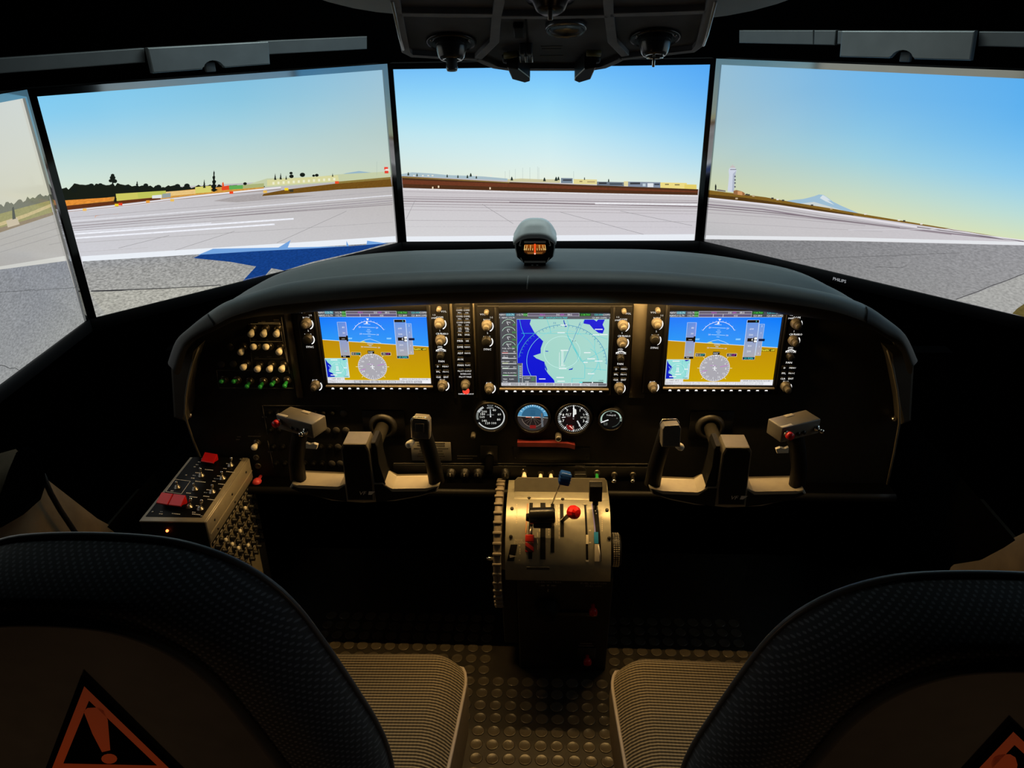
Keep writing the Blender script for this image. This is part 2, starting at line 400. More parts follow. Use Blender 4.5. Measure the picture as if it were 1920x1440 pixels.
# ================================================================== FLIGHT DISPLAYS
WM, HM, ZB = .941, .529, .6584
BEZEL = mat('mirror_bezel', (.34, .35, .35), .07, 1.0, .5, .02, 30)
BODY = mat('display_body', (.012, .012, .013), .5, 0, .4, .1, 20)
SKYBASE = screen_mat('display_backlight', SCREEN_GAIN, 'AUTO', True)
SKYART = screen_mat('display_picture', SCREEN_GAIN, 'NONE', True)
def lerp(a, b, t): return tuple(a[i]+(b[i]-a[i])*t for i in range(len(a)))
class Monitor:
    def __init__(s, L, Rr, label):
        s.L = Vector((L[0], L[1], ZB)); d = Vector((Rr[0]-L[0], Rr[1]-L[1], 0)); s.U = d.normalized(); s.V = Vector((0, 0, 1)); s.N = s.U.cross(s.V)
        mid = s.L + d/2
        s.root = thing('flight_display', (mid.x, mid.y, ZB-.03), label, 'display', 'wraparound flight displays')
        F = frame(s.L, s.U, s.V, s.N); bs, bt, bb = .0165, .016, .032
        mb = MB(); mb.box(-bs, WM+bs, -bb, HM+bt, -.06, -.006, F, .004)
        mb.box(.2, WM-.2, .08, HM-.08, -.10, -.06, F, .01); mb.obj('housing', BODY, s.root)
        h = .006
        for nm, q in (('bezel_top', (-bs, WM+bs, HM, HM+bt)), ('bezel_left', (-bs, 0, 0, HM)), ('bezel_right', (WM, WM+bs, 0, HM))):
            mb = MB(); mb.box(q[0], q[1], q[2], q[3], -.008, h, F); mb.obj(nm, BEZEL, s.root)
        mb = MB(); mb.box(-bs, WM+bs, -bb, 0, -.008, h, F, .0012, 1); mb.obj('bezel_bottom', mat('black_bezel', (.006, .006, .007), .5, 0, .2), s.root)
    def conv(s, x, y):
        p = atplane(x, y, s.L, s.N) - s.L; return (min(max(p.dot(s.U), 0), WM), min(max(p.z, 0), HM))
    def base(s, hor, sky, gnd, nx=16):
        """hor: skyline heights v (left, right) in metres; sky/gnd: rows of colours (top to bottom)"""
        D = Draw(s.L, s.U, s.V, s.N)
        def row(cols, t):
            k = t*(len(cols)-1); i = min(int(k), len(cols)-2); return lerp(cols[i], cols[i+1], k-i)
        def strip(rows, v0, v1, n, nz):
            ny = n
            for j in range(ny+1):
                tj = j/ny; k = tj*(len(rows)-1); r = min(int(k), len(rows)-2); fr = k-r
                for i in range(nx+1):
                    ti = i/nx; c = lerp(row(rows[r], ti), row(rows[r+1], ti), fr)
                    va = v0[0]+(v0[1]-v0[0])*ti; vb = v1[0]+(v1[1]-v1[0])*ti
                    D.v.append(D.P(WM*ti, va+(vb-va)*tj)); D.c.append((*c, nz))
            b = len(D.v)-(nx+1)*(ny+1)
            for j in range(ny):
                for i in range(nx):
                    a = b+j*(nx+1)+i; D.f.append((a, a+1, a+nx+2, a+nx+1))
        strip(sky, (HM, HM), hor, 12, 0.); strip(gnd, hor, (0, 0), 6, .12)
        D.obj('backlight', SKYBASE, s.root)
        s.art = Draw(s.L+s.N*.0004, s.U, s.V, s.N, 1.2e-5, s.conv)
        return s.art
    def done(s): s.art.obj('picture', SKYART, s.root)
def C(*a): return rgb(*a)

# ---- centre
mc = Monitor((-.4735, 2.4915), (.4675, 2.4915), 'centre flight display with runway and low terminal buildings')
hv = [mc.conv(x, y)[1] for x, y in ((755, 329), (1310, 355))]
A = mc.base(hv, [[C(118, 192, 247), C(112, 192, 252), C(84, 168, 245)], [C(140, 208, 247), C(138, 210, 250), C(98, 178, 246)],
                 [C(165, 222, 246), C(165, 223, 247), C(122, 193, 246)], [C(192, 230, 240), C(196, 233, 243), C(155, 212, 244)],
                 [C(208, 232, 232), C(216, 238, 238), C(186, 224, 238)], [C(220, 232, 220), C(232, 240, 224), C(220, 234, 222)]],
            [[C(196, 190, 194), C(198, 192, 195), C(200, 195, 196)], [C(206, 203, 206), C(206, 202, 206), C(204, 200, 206)], [C(212, 211, 213), C(210, 208, 212), C(208, 205, 212)]])
def Z(ox, oy, k): return lambda *pts: [(ox+x*k, oy+y*k) for x, y in pts]
z = Z(700, 0, .3646)
A.poly(z((145, 895), (200, 886), (300, 892), (380, 900), (460, 903), (560, 907), (690, 918), (690, 928), (145, 905)), C(168, 190, 200))
A.poly(z((690, 922), (760, 918), (860, 922), (960, 922), (960, 940), (690, 934)), C(205, 200, 160))
for x0, x1, y0, y1, c in ((965, 1025, 915, 941, (120, 135, 150)), (1030, 1150, 921, 946, (226, 214, 148)), (1150, 1290, 934, 955, (108, 118, 130)),
                          (1288, 1312, 932, 956, (222, 212, 160)), (1310, 1478, 934, 963, (128, 140, 158)), (1476, 1612, 938, 968, (236, 218, 132)), (1600, 1662, 948, 972, (226, 205, 105))):
    A.poly(z((x0, y0), (x1, y0+(x1-x0)*.02), (x1, y1+(x1-x0)*.02), (x0, y1)), C(*c))
for x0, x1, y0, y1, c in ((975, 1020, 922, 930, (60, 66, 75)), (1160, 1200, 938, 946, (50, 52, 58)), (1215, 1280, 942, 950, (70, 80, 90)), (1320, 1372, 938, 948, (56, 60, 66)), (1410, 1440, 942, 962, (225, 230, 235)),
                          (1385, 1400, 944, 958, (190, 205, 215)), (1445, 1472, 944, 952, (60, 66, 80)), (1500, 1520, 945, 951, (130, 115, 70)), (1550, 1575, 947, 953, (130, 115, 70)), (1060, 1075, 930, 936, (150, 135, 90)), (1100, 1140, 932, 938, (180, 160, 110))):
    A.rect(*z((x0, y0))[0], *z((x1, y1))[0], C(*c), 0, False)
A.up()
for x, y0, y1 in ((678, 880, 925), (700, 875, 925), (730, 868, 925), (768, 862, 925), (805, 860, 925), (845, 856, 925), (851, 862, 925), (1030, 880, 925)):
    A.line(*z((x, y0), (x, y1)), .35, C(150, 165, 165))
for x, y, r in ((180, 892, 5), (225, 897, 4), (380, 902, 4), (435, 905, 4), (484, 906, 5), (501, 898, 6), (530, 908, 4), (712, 918, 7), (880, 922, 7), (940, 920, 8), (952, 916, 6), (1086, 915, 3), (1210, 925, 4)):
    A.poly(z((x-r, y+10), (x-r*.6, y-r*.4), (x, y-r*1.6), (x+r*.6, y-r*.4), (x+r, y+10)), C(40, 52, 44), 0, False)
for x in (278, 205, 250, 300, 525, 600): A.rect(*z((x, 900))[0], *z((x+9, 906))[0], C(235, 232, 220), 0, False)
A.poly(z((147, 906), (700, 936), (1200, 955), (1670, 973), (1668, 1003), (1200, 994), (700, 982), (152, 966)), C(78, 47, 26), .5)
A.poly(z((149, 925), (700, 945), (1669, 982), (1669, 990), (700, 962), (150, 946)), C(108, 56, 34), .6)
A.poly(z((147, 908), (700, 936), (700, 941), (147, 914)), C(140, 115, 60), .3)
for x, y in ((305, 965), (335, 960), (600, 968)): A.rect(*z((x-3, y-5))[0], *z((x+4, y+6))[0], C(240, 220, 190), 0)
for i, (xa, ya, xb, yb, wd, c) in enumerate(((153, 972, 1668, 1008, 2.2, (226, 224, 226)), (155, 1012, 1667, 1032, 1.0, (160, 150, 155)), (155, 1022, 1667, 1042, 1.4, (140, 130, 136)), (156, 1034, 1000, 1046, 1.8, (150, 138, 142)),
        (700, 1040, 1667, 1062, 2.2, (132, 120, 126)), (157, 1048, 1666, 1070, 1.2, (158, 150, 154)), (158, 1060, 1666, 1086, .9, (165, 158, 162)), (1140, 1046, 1665, 1053, 2.6, (236, 236, 240)), (160, 1078, 1665, 1100, .8, (176, 170, 174)),
        (164, 1133, 1660, 1140, .8, (176, 172, 176)), (160, 985, 900, 1000, 1.0, (180, 174, 178)), (166, 1165, 1655, 1168, .5, (190, 186, 190)))):
    A.line(*z((xa, ya), (xb, yb)), wd, C(*c), .5, True)
A.up()
for p, q in (((560, 1050), (720, 1150)), ((960, 1090), (1390, 1205)), ((1270, 1085), (1640, 1160)), ((215, 1030), (170, 1125))): A.line(*z(p, q), .7, C(150, 148, 152))
A.poly(z((168, 1216), (1652, 1204), (1646, 1245), (170, 1245)), C(232, 236, 243), .06)
mc.done()

# ---- left
ml = Monitor((-1.15335, 1.79570), (-.50518, 2.47787), 'left flight display with dark treeline and a blue aircraft shadow')
hv = [ml.conv(x, y)[1] for x, y in ((116, 362), (733, 328))]
A = ml.base(hv, [[C(128, 203, 242), C(126, 190, 222), C(150, 190, 212)], [C(138, 206, 240), C(136, 196, 222), C(158, 194, 210)],
                 [C(160, 212, 234), C(156, 205, 222), C(168, 198, 206)], [C(185, 219, 222), C(178, 211, 215), C(180, 203, 200)],
                 [C(204, 225, 218), C(195, 217, 210), C(190, 208, 200)], [C(214, 228, 210), C(210, 223, 202), C(202, 214, 192)]],
            [[C(200, 198, 204), C(190, 186, 188), C(180, 176, 176)], [C(206, 206, 212), C(200, 198, 200), C(192, 188, 188)], [C(212, 212, 216), C(206, 206, 208), C(200, 198, 200)]])
z = Z(0, 0, .3958)
random.seed(3)
A.poly(z((1600, 832), (1640, 820), (1700, 810), (1740, 815), (1800, 822), (1848, 812), (1850, 835), (1600, 845)), C(150, 180, 198))
A.poly(z((1180, 872), (1265, 845), (1500, 838), (1600, 826), (1745, 818), (1848, 812), (1850, 842), (1300, 885), (1180, 890)), C(196, 205, 168))
A.poly(z((1265, 852), (1600, 830), (1606, 858), (1265, 880)), C(216, 214, 158))
A.up()
for i in range(13): A.rect(*z((1290+i*24, 862-i*1.6))[0], *z((1300+i*24, 874-i*1.6))[0], C(236, 236, 206), 0, False)
tops = []
x = 286
while x < 1260:
    tops.append((x, 905 - 18*random.random() - (18 if 330 < x < 620 else 6) + (x-286)*-.012)); x += 9+9*random.random()
bot = [(1255, 886), (1000, 902), (790, 925), (560, 945), (300, 968)]
A.poly(z(*(tops+bot)), C(22, 27, 18))
A.poly(z((300, 952), (420, 945), (560, 930), (700, 918), (930, 895), (1050, 885), (1250, 876), (1250, 895), (920, 925), (560, 968), (318, 990)), C(206, 150, 66), .9)
A.poly(z((300, 950), (520, 935), (530, 950), (312, 975)), C(226, 142, 52), 1.)
A.poly(z((312, 975), (560, 950), (760, 930), (760, 945), (560, 968), (316, 995)), C(96, 48, 22), .6)
A.poly(z((548, 918), (785, 903), (786, 930), (552, 952)), C(204, 200, 96))
A.poly(z((650, 912), (785, 903), (786, 930), (655, 940)), C(190, 196, 90))
A.poly(z((786, 908), (925, 898), (926, 918), (786, 930)), C(232, 196, 128), .4)
A.poly(z((924, 886), (1000, 880), (1001, 910), (925, 916)), C(214, 208, 110))
A.poly(z((720, 926), (765, 922), (766, 938), (720, 940)), C(225, 228, 228)); A.poly(z((768, 918), (808, 914), (808, 934), (768, 938)), C(150, 160, 160))
A.poly(z((1085, 880), (1150, 876), (1150, 894), (1085, 898)), C(96, 170, 84)); A.poly(z((1050, 884), (1084, 878), (1086, 898), (1050, 902)), C(226, 70, 34))
A.poly(z((1052, 866), (1058, 862), (1062, 884), (1052, 886)), C(230, 90, 40)); A.poly(z((1150, 876), (1250, 868), (1250, 886), (1150, 894)), C(170, 178, 120))
def conifer(x, y0, y1, wd, c=(18, 24, 18)):
    pts = [(x-wd*.1, y1)]
    n = 5
    for k in range(n): yy = y1-(y1-y0)*(k+.6)/n; ww = wd*(1-k/n); pts += [(x-ww*(.5+.12*(k % 2)), yy+4), (x-ww*.22, yy-2)]
    pts.append((x, y0))
    for k in reversed(range(n)): yy = y1-(y1-y0)*(k+.6)/n; ww = wd*(1-k/n); pts += [(x+ww*.22, yy-3), (x+ww*(.5+.12*((k+1) % 2)), yy+3)]
    pts.append((x+wd*.1, y1)); A.poly(z(*pts), C(*c))
conifer(1013, 806, 908, 30); conifer(1303, 822, 852, 12); conifer(1329, 820, 850, 12); conifer(1355, 832, 850, 9); conifer(649, 858, 905, 26); conifer(967, 850, 890, 14); conifer(1575, 822, 836, 8); conifer(546, 920, 958, 20)
A.rect(*z((530, 860))[0], *z((537, 915))[0], C(20, 25, 18))
for x, y, r in ((533, 842, 14), (524, 856, 10), (543, 858, 12), (533, 830, 9), (432, 880, 14), (475, 876, 11), (1378, 820, 8), (1380, 835, 11), (1432, 828, 13), (1500, 830, 9), (1485, 832, 7), (690, 878, 12), (840, 882, 14), (885, 880, 14), (1160, 870, 9), (750, 886, 14), (600, 888, 14), (350, 900, 16)):
    cx, cyy = z((x, y))[0]; A.disc(cx, cyy, r*.3958, C(20, 26, 20), 9, .8)
A.poly(z((1225, 922), (1340, 900), (1450, 886), (1600, 868), (1850, 843), (1856, 884), (1600, 898), (1400, 915), (1240, 929)), C(112, 78, 24), .6)
A.poly(z((1600, 860), (1850, 838), (1850, 848), (1600, 870)), C(140, 120, 60), .4)
A.poly(z((1010, 952), (1120, 928), (1250, 915), (1240, 930), (1500, 925), (1350, 940), (1120, 958)), C(168, 162, 162), .3)
A.poly(z((316, 998), (560, 972), (1000, 918), (1330, 884), (1330, 890), (1000, 926), (560, 982), (318, 1006)), C(236, 232, 236))
A.path(z((320, 1003), (560, 978), (820, 946), (1080, 918), (1330, 896)), 1.2, C(150, 132, 126))
A.path(z((450, 1030), (452, 1022), (480, 1018), (560, 1012)), .8, C(226, 140, 60))
for x, y, c in ((552, 971, (240, 205, 40)), (570, 967, (226, 60, 30)), (700, 955, (235, 160, 60)), (815, 948, (235, 190, 90)), (1095, 912, (236, 70, 30)), (1356, 896, (246, 214, 40)), (1380, 903, (60, 55, 40)), (1595, 864, (236, 80, 40)), (1828, 797, (236, 60, 40)), (1834, 806, (236, 220, 210)), (1830, 815, (225, 60, 40)), (400, 993, (240, 190, 100)), (1255, 908, (235, 190, 90))):
    A.rect(*z((x-9, y-6))[0], *z((x+9, y+6))[0], C(*c))
A.line(*z((1784, 765), (1784, 830)), .3, C(150, 165, 160))
for xa, ya, xb, yb, wd, c in ((335, 1030, 1856, 905, .8, (172, 168, 172)), (338, 1048, 1857, 925, 2.0, (222, 222, 228)), (338, 1058, 1858, 940, 1.2, (158, 152, 156)), (340, 1072, 1859, 950, 2.2, (166, 160, 165)), (343, 1082, 1860, 960, .9, (140, 132, 138)),
        (345, 1092, 1100, 1040, 1.0, (176, 172, 176)), (352, 1108, 1390, 1036, 2.9, (238, 240, 248)), (356, 1128, 1300, 1062, 2.9, (238, 240, 248)), (350, 1098, 1000, 1056, 1.6, (228, 230, 238)), (360, 1150, 1862, 1052, .8, (176, 174, 176)), (1000, 1030, 1859, 968, 1.4, (150, 142, 146)), (366, 1195, 700, 1172, .6, (186, 184, 186))):
    A.line(*z((xa, ya), (xb, yb)), wd, C(*c), .35, True)
A.up()
for p, q in (((820, 1188), (1110, 1095)), ((1310, 1150), (1640, 1000)), ((560, 1175), (800, 1115))): A.line(*z(p, q), .7, C(150, 148, 150))
A.poly(z((384, 1214), (1100, 1168), (1872, 1118), (1875, 1147), (1100, 1195), (390, 1240)), C(234, 239, 246), .06)
A.poly(z((390, 1238), (1875, 1146), (1900, 1250), (460, 1520), (380, 1300)), [C(148, 150, 153), C(140, 142, 145), C(150, 150, 148), C(166, 166, 160), C(158, 158, 156)], 1.9)
A.poly(z((935, 1208), (1008, 1178), (1318, 1172), (1376, 1137), (1362, 1172), (1640, 1166), (1640, 1140), (1652, 1166), (1735, 1160), (1738, 1140), (1748, 1160), (1840, 1153), (1200, 1200)), C(116, 164, 222))
A.poly(z((914, 1222), (950, 1206), (1200, 1190), (1500, 1175), (1650, 1166), (1835, 1152), (1700, 1190), (1480, 1240), (1345, 1282), (1285, 1270), (1258, 1312), (1150, 1335), (1212, 1262), (1090, 1240)), C(20, 62, 132), 1.1)
A.poly(z((430, 1376), (600, 1370), (820, 1362), (1045, 1348), (1045, 1351), (820, 1366), (600, 1374), (570, 1378), (430, 1381)), C(48, 48, 50))
A.poly(z((420, 1384), (600, 1376), (1045, 1353), (1300, 1290), (900, 1400), (500, 1490)), C(172, 171, 162), 1.9)
ml.done()

# ---- far left
mf = Monitor((-1.11726, .82357), (-1.16532, 1.76335), 'far left side flight display washed out by the steep angle')
hv = [mf.conv(-330, 500)[1], mf.conv(98, 368)[1]]; hv[0] = hv[1]
A = mf.base(hv, [[C(196, 199, 192), C(200, 203, 196), C(204, 207, 200)], [C(198, 200, 190), C(200, 202, 192), C(204, 206, 194)], [C(200, 200, 180), C(203, 203, 182), C(205, 205, 184)]],
            [[C(170, 168, 162), C(172, 170, 165), C(174, 172, 166)], [C(176, 174, 170), C(176, 174, 170), C(178, 176, 172)], [C(168, 168, 168), C(168, 168, 168), C(168, 168, 168)]])
tp = []; random.seed(5); x = -20
while x < 240: tp.append((x, 985-(x*.25)-22*random.random())); x += 7+6*random.random()
A.poly(z(*(tp+[(242, 985), (-20, 1040)])), C(112, 116, 100), .3)
A.poly(z((-20, 1018), (100, 985), (235, 950), (250, 1015), (100, 1060), (-20, 1105)), C(150, 148, 96), .5)
A.poly(z((-20, 1060), (130, 1010), (240, 965), (242, 980), (120, 1030), (-20, 1078)), C(196, 180, 130), .4)
A.poly(z((-20, 1085), (250, 1005), (252, 1018), (-20, 1108)), C(140, 125, 100), .3)
A.poly(z((28, 1045), (80, 1030), (92, 1062), (36, 1078)), C(196, 184, 158)); A.poly(z((56, 985), (64, 978), (74, 1036), (58, 1040)), C(70, 76, 66))
for p, q in (((0, 1195), (285, 1110)), ((0, 1165), (275, 1080)), ((230, 1160), (290, 1148)), ((0, 1135), (262, 1050))): A.line(*z(p, q), .8, C(150, 148, 146), 0, True)
A.poly(z((-20, 1265), (308, 1212), (314, 1240), (-20, 1288)), C(206, 206, 200))
A.poly([(-20, 508), (124, 489), (170, 610), (-20, 740)], [C(140, 143, 148), C(132, 136, 144), C(152, 154, 152), C(150, 152, 152)], 1.3)
A.path([(-10, 548), (30, 546.5), (62, 543), (68, 545.5), (72, 543.5), (140, 539.5)], .7, C(70, 72, 74)); A.path([(-10, 683), (8, 686), (18, 691), (28, 690), (36, 696)], 1.2, C(60, 60, 60))
mf.done()

# ---- right
mr = Monitor((.49923, 2.47787), (1.14740, 1.79570), 'right flight display with white control tower and snowy mountain')
hv = [mr.conv(x, y)[1] for x, y in ((1330, 358), (1900, 448))]; hv[1] = hv[0] + (hv[1]-hv[0])
A = mr.base(hv, [[C(146, 186, 210), C(104, 178, 232), C(78, 170, 240)], [C(150, 188, 208), C(116, 184, 230), C(84, 174, 240)], [C(160, 192, 204), C(136, 196, 228), C(110, 188, 242)],
                 [C(172, 200, 202), C(160, 208, 222), C(140, 204, 240)], [C(190, 206, 190), C(192, 216, 202), C(180, 220, 222)], [C(206, 212, 172), C(216, 222, 182), C(214, 226, 186)]],
            [[C(190, 186, 188), C(196, 192, 196), C(204, 200, 206)], [C(196, 193, 195), C(200, 197, 200), C(206, 203, 208)], [C(186, 186, 188), C(190, 190, 192), C(200, 200, 204)]])
z = Z(1300, 0, .3229)
A.poly(z((520, 1172), (560, 1163), (640, 1155), (700, 1140), (730, 1129), (755, 1131), (775, 1143), (810, 1170), (860, 1195), (960, 1238), (900, 1230), (700, 1200)), C(158, 190, 212))
A.poly(z((735, 1150), (752, 1132), (772, 1143), (800, 1166), (780, 1162), (820, 1190), (770, 1170)), C(214, 224, 230)); A.poly(z((620, 1182), (700, 1172), (880, 1225), (780, 1212)), C(205, 212, 210))
A.poly(z((60, 1098), (200, 1118), (420, 1145), (600, 1178), (800, 1210), (1000, 1246), (1300, 1296), (1900, 1395), (1500, 1335), (1200, 1290), (930, 1252), (600, 1208), (300, 1168), (60, 1140)), C(128, 96, 34), .5)
A.poly(z((60, 1122), (300, 1148), (600, 1192), (930, 1246), (930, 1252), (600, 1208), (300, 1168), (60, 1142)), C(84, 58, 22), .5)
A.poly(z((199, 1112), (208, 1020), (205, 990), (212, 975), (244, 975), (252, 990), (244, 1015), (240, 1060), (237, 1116)), C(206, 212, 226))
A.poly(z((225, 1112), (230, 1010), (250, 990), (244, 1015), (240, 1060), (237, 1116)), C(176, 184, 200))
A.poly(z((214, 974), (219, 962), (226, 962), (228, 952), (233, 962), (242, 966), (244, 975)), C(196, 190, 188))
for y in (1020, 1040, 1058, 1080): A.rect(*z((238, y))[0], *z((247, y+9))[0], C(96, 100, 110))
A.rect(*z((215, 982))[0], *z((250, 986))[0], C(110, 112, 120))
A.poly(z((126, 1104), (126, 1080), (130, 1066), (135, 1080), (134, 1106)), C(30, 36, 30)); A.poly(z((138, 1098), (188, 1106), (188, 1114), (138, 1108)), C(120, 112, 112))
A.poly(z((234, 1108), (250, 1103), (285, 1112), (300, 1122), (298, 1136), (234, 1128)), C(150, 104, 66)); A.poly(z((258, 1110), (285, 1112), (285, 1134), (258, 1130)), C(206, 150, 100))
for x, y in ((310, 1130), (322, 1132), (350, 1138), (460, 1152), (490, 1158), (522, 1164), (690, 1192), (802, 1212), (1000, 1243), (1195, 1278), (1225, 1283), (1325, 1300), (252, 1153)):
    A.rect(*z((x-7, y-5))[0], *z((x+7, y+4))[0], C(*random.choice(((226, 222, 210), (70, 66, 60), (190, 170, 140)))))
for pts, wd, c in ((((95, 1152), (500, 1195), (900, 1255), (1300, 1318), (1920, 1398)), 3.2, (226, 222, 228)), (((90, 1170), (400, 1198), (800, 1262), (1300, 1330), (1900, 1402)), 1.0, (150, 142, 150)),
        (((88, 1188), (400, 1215), (700, 1262), (1200, 1325), (1800, 1388)), 2.4, (138, 126, 136)), (((85, 1200), (400, 1228), (800, 1272), (1200, 1322)), 1.6, (120, 108, 116)), (((84, 1215), (500, 1248), (900, 1290), (1500, 1362)), 1.6, (160, 152, 158)),
        (((82, 1235), (500, 1265), (1000, 1310)), .9, (168, 162, 166)), (((78, 1290), (600, 1318), (1100, 1345)), .7, (176, 172, 176)), (((1300, 1318), (1920, 1402)), 1.6, (110, 100, 108)), (((900, 1335), (1500, 1330), (1920, 1408)), .9, (214, 212, 218))):
    A.path(z(*pts), wd, C(*c))
A.poly(z((76, 1366), (900, 1378), (1960, 1406), (1960, 1424), (900, 1398), (70, 1388)), C(228, 230, 234), .06)
A.poly([(1320, 448), (1590, 452), (1960, 461), (1960, 600), (1880, 585), (1320, 458)], [C(126, 126, 128), C(136, 136, 138), C(150, 150, 154), C(168, 168, 166), C(150, 150, 150), C(120, 120, 122)], 1.1)
A.poly([(1793, 562), (1835, 548), (1880, 530), (1960, 500), (1960, 600), (1897, 588)], C(166, 166, 163), 1.1)
A.path([(1793, 561), (1815, 553), (1835, 546), (1858, 536), (1885, 527), (1960, 498)], 1.3, C(72, 70, 72))
A.path([(1480, 487), (1560, 483), (1700, 478), (1800, 474)], .7, C(100, 100, 102)); A.path([(1640, 500), (1690, 502), (1700, 498)], .7, C(96, 96, 98))
A.poly([(1898, 588), (1908, 578), (1930, 565), (1960, 560), (1960, 604)], C(96, 84, 44), 1.2)
mr.done()
mb = MB(); vs, fs = text_geo('PHILIPS', 2)
pa, pb = mr.conv(1564, 521), mr.conv(1589, 527)
q0 = atplane(1576.5, 524, mr.L, mr.N) - mr.L
F = frame(mr.L + mr.U*q0.dot(mr.U) + mr.V*q0.z + mr.N*.0075, mr.U, mr.V, mr.N)
mb._add([(x*.0125, y*.0125, 0) for x, y in vs], fs, F)
mb.obj('brand_lettering', mat('silver_print', (.85, .86, .88), .4, 0, .4), mr.root)
bpy.data.objects['brand_lettering'].active_material = emat('glowing_lettering', (.5, .52, .55), .8)  # lettering glows by itself in place of light on silver print

# ---- far right (only mirrored in the bezels)
mq = Monitor((1.15932, 1.76335), (1.11126, .82357), 'far right side flight display past the picture edge')
A = mq.base((.20, .20), [[C(120, 185, 235), C(140, 190, 225), C(160, 195, 215)], [C(160, 205, 235), C(170, 205, 225), C(185, 205, 215)], [C(205, 215, 200), C(205, 212, 195), C(205, 208, 188)]],
            [[C(196, 192, 196), C(190, 188, 190), C(180, 178, 176)], [C(200, 198, 200), C(195, 193, 195), C(185, 183, 182)], [C(160, 160, 160), C(160, 160, 160), C(158, 158, 158)]])
mq.conv = lambda x, y: (x, y); A.conv = mq.conv
A.rect(0, 0, WM, .10, C(148, 150, 150), 1.2); A.rect(0, .10, WM, .112, C(225, 228, 232), .05); A.rect(0, .185, WM, .2, C(130, 105, 50), .5)
for v in (.16, .15, .13): A.rect(0, v, WM, v+.002, C(150, 146, 148), .3)
mq.done()

# ---- mounting rails with notched cover plates above the side displays
RAIL = mat('grey_rail', (.15, .16, .165), .5, .5, .4, .06, 20)
PLATE = mat('grey_plate', (.22, .235, .24), .42, .55, .4, .10, 14)
def mount(mon, plate_px, notch, rails, label):
    off = .015; o = mon.L + mon.N*off
    def cv(x, y): p = atplane(x, y, o, mon.N)-o; return (p.dot(mon.U), p.z)
    root = thing('display_mount', o + mon.U*(WM/2) + Vector((0, 0, HM+.02)), label, 'mount', 'display mounting rails')
    F = frame(o, mon.U, mon.V, mon.N)
    pts = [cv(*p) for p in plate_px]
    # notch along the lower edge (last two points): half disc
    a, b = Vector(pts[2]), Vector(pts[3]); n0 = Vector(cv(*notch)); d = (b-a).normalized(); t = (n0-a).dot(d); r = .030
    up = Vector((-d.y, d.x)); up = up if up.y > 0 else -up
    arc = [a + d*t + d*(-math.cos(PI*k/10))*r + up*math.sin(PI*k/10)*r*.75 for k in range(11)]
    outl = pts[:3] + [(p.x, p.y) for p in arc] + [pts[3]]
    mb = MB(); mb.prism(outl, 0, .02, F, .003); mb.obj('cover_plate', PLATE, root)
    mb = MB(); c = a + d*t; mb.box(c.x-.012, c.x+.012, c.y-.008, c.y+.014, -.012, .004, F, .002); mb.obj('latch', RAIL, root)
    for rp in rails:
        q = [cv(*p) for p in rp]; mb = MB(); mb.prism(q, -.03, -.004, F, .002); mb.obj('rail', RAIL, root)
    return root
mount(ml, [(270, 89), (497, 77), (500, 120), (281, 137)], (395, 128), [[(-60, 113), (272, 90), (274, 117), (-60, 143)], [(490, 77), (690, 68), (690, 92), (492, 103)]], 'grey notched plate and rail above the left flight display')
mount(mr, [(1585, 57), (1835, 57), (1826, 113), (1581, 106)], (1697, 110), [[(1384, 57), (1523, 57), (1523, 84), (1384, 81)], [(1525, 57), (1566, 57), (1563, 85), (1524, 84)], [(1569, 58), (1590, 58), (1590, 84), (1568, 83)], [(1834, 59), (1960, 60), (1960, 90), (1832, 87)]], 'grey notched plate and rail above the right flight display')

# ================================================================== GLARESHIELD
YP = 1.41
def crom(pts, n):
    out = []
    for i in range(len(pts)-1):
        p0, p1, p2, p3 = pts[max(i-1, 0)], pts[i], pts[i+1], pts[min(i+2, len(pts)-1)]
        for k in range(n):
            t = k/n; out.append(.5*((2*p1)+(p2-p0)*t+(2*p0-5*p1+4*p2-p3)*t*t+(3*p1-p0-3*p2+p3)*t*t*t))
    out.append(pts[-1]); return out
ST = [((337, 700), (326, 695), (317, 680), None), ((352, 652), (344, 646), (331, 643), None), ((379, 630), (372, 622), (356, 618), None), ((404, 619), (392, 612), (385, 593), None), ((435, 604), (433, 590), (418, 570), None),
      ((467, 596), (466, 579), (450, 557), (451, 556)), ((505, 591), (503, 569), (492, 543), (492, 528)), ((560, 587), (560, 562), (545, 529), (545, 505)), ((650, 580), (650, 554), (640, 517), (636, 483)),
      ((760, 573), (760, 546), (755, 510), (755, 471)), ((880, 569), (880, 541), (875, 506), (875, 468)), ((1000, 567.5), (1000, 540), (1000, 504), (1000, 466)), ((1120, 568), (1120, 540), (1120, 505), (1120, 466.5)),
      ((1230, 571), (1230, 542), (1218, 508), (1218, 468)), ((1330, 576), (1330, 549), (1316, 515.5), (1316, 475.6)), ((1410, 582), (1410, 556), (1396, 523), (1396, 487.5)), ((1490, 592), (1490, 565), (1475, 535), (1475, 503)),
      ((1554, 600), (1554, 576), (1540, 547), (1528, 523)), ((1595, 607), (1595, 588), (1586, 559), (1587, 558)), ((1633, 617), (1633, 604), (1620, 572), None), ((1660, 632), (1662, 622), (1650, 592), None), ((1688, 655), (1692, 640), (1690, 628), None), ((1703, 700), (1712, 688), (1716, 676), None)]
secA = [aty(*s[0], 1.335) for s in ST]; secB = [aty(*s[1], 1.300) for s in ST]; secD = [aty(*s[2], 1.365) for s in ST]
secE = []
for i, s in enumerate(ST):
    if s[3] is None: secE.append(secD[i] + Vector((0, .05, -.028)))
    else:
        Yr = 1.66 - .22*abs((s[0][0]-1010)/560)**2.5
        secE.append(aty(*s[3], max(Yr, 1.43)))
NS = 4
cA, cB, cD, cE = crom(secA, NS), crom(secB, NS), crom(secD, NS), crom(secE, NS)
gs = thing('glareshield', (0, 1.33, .86), 'charcoal vinyl glareshield arching over the instrument panel', 'glareshield')
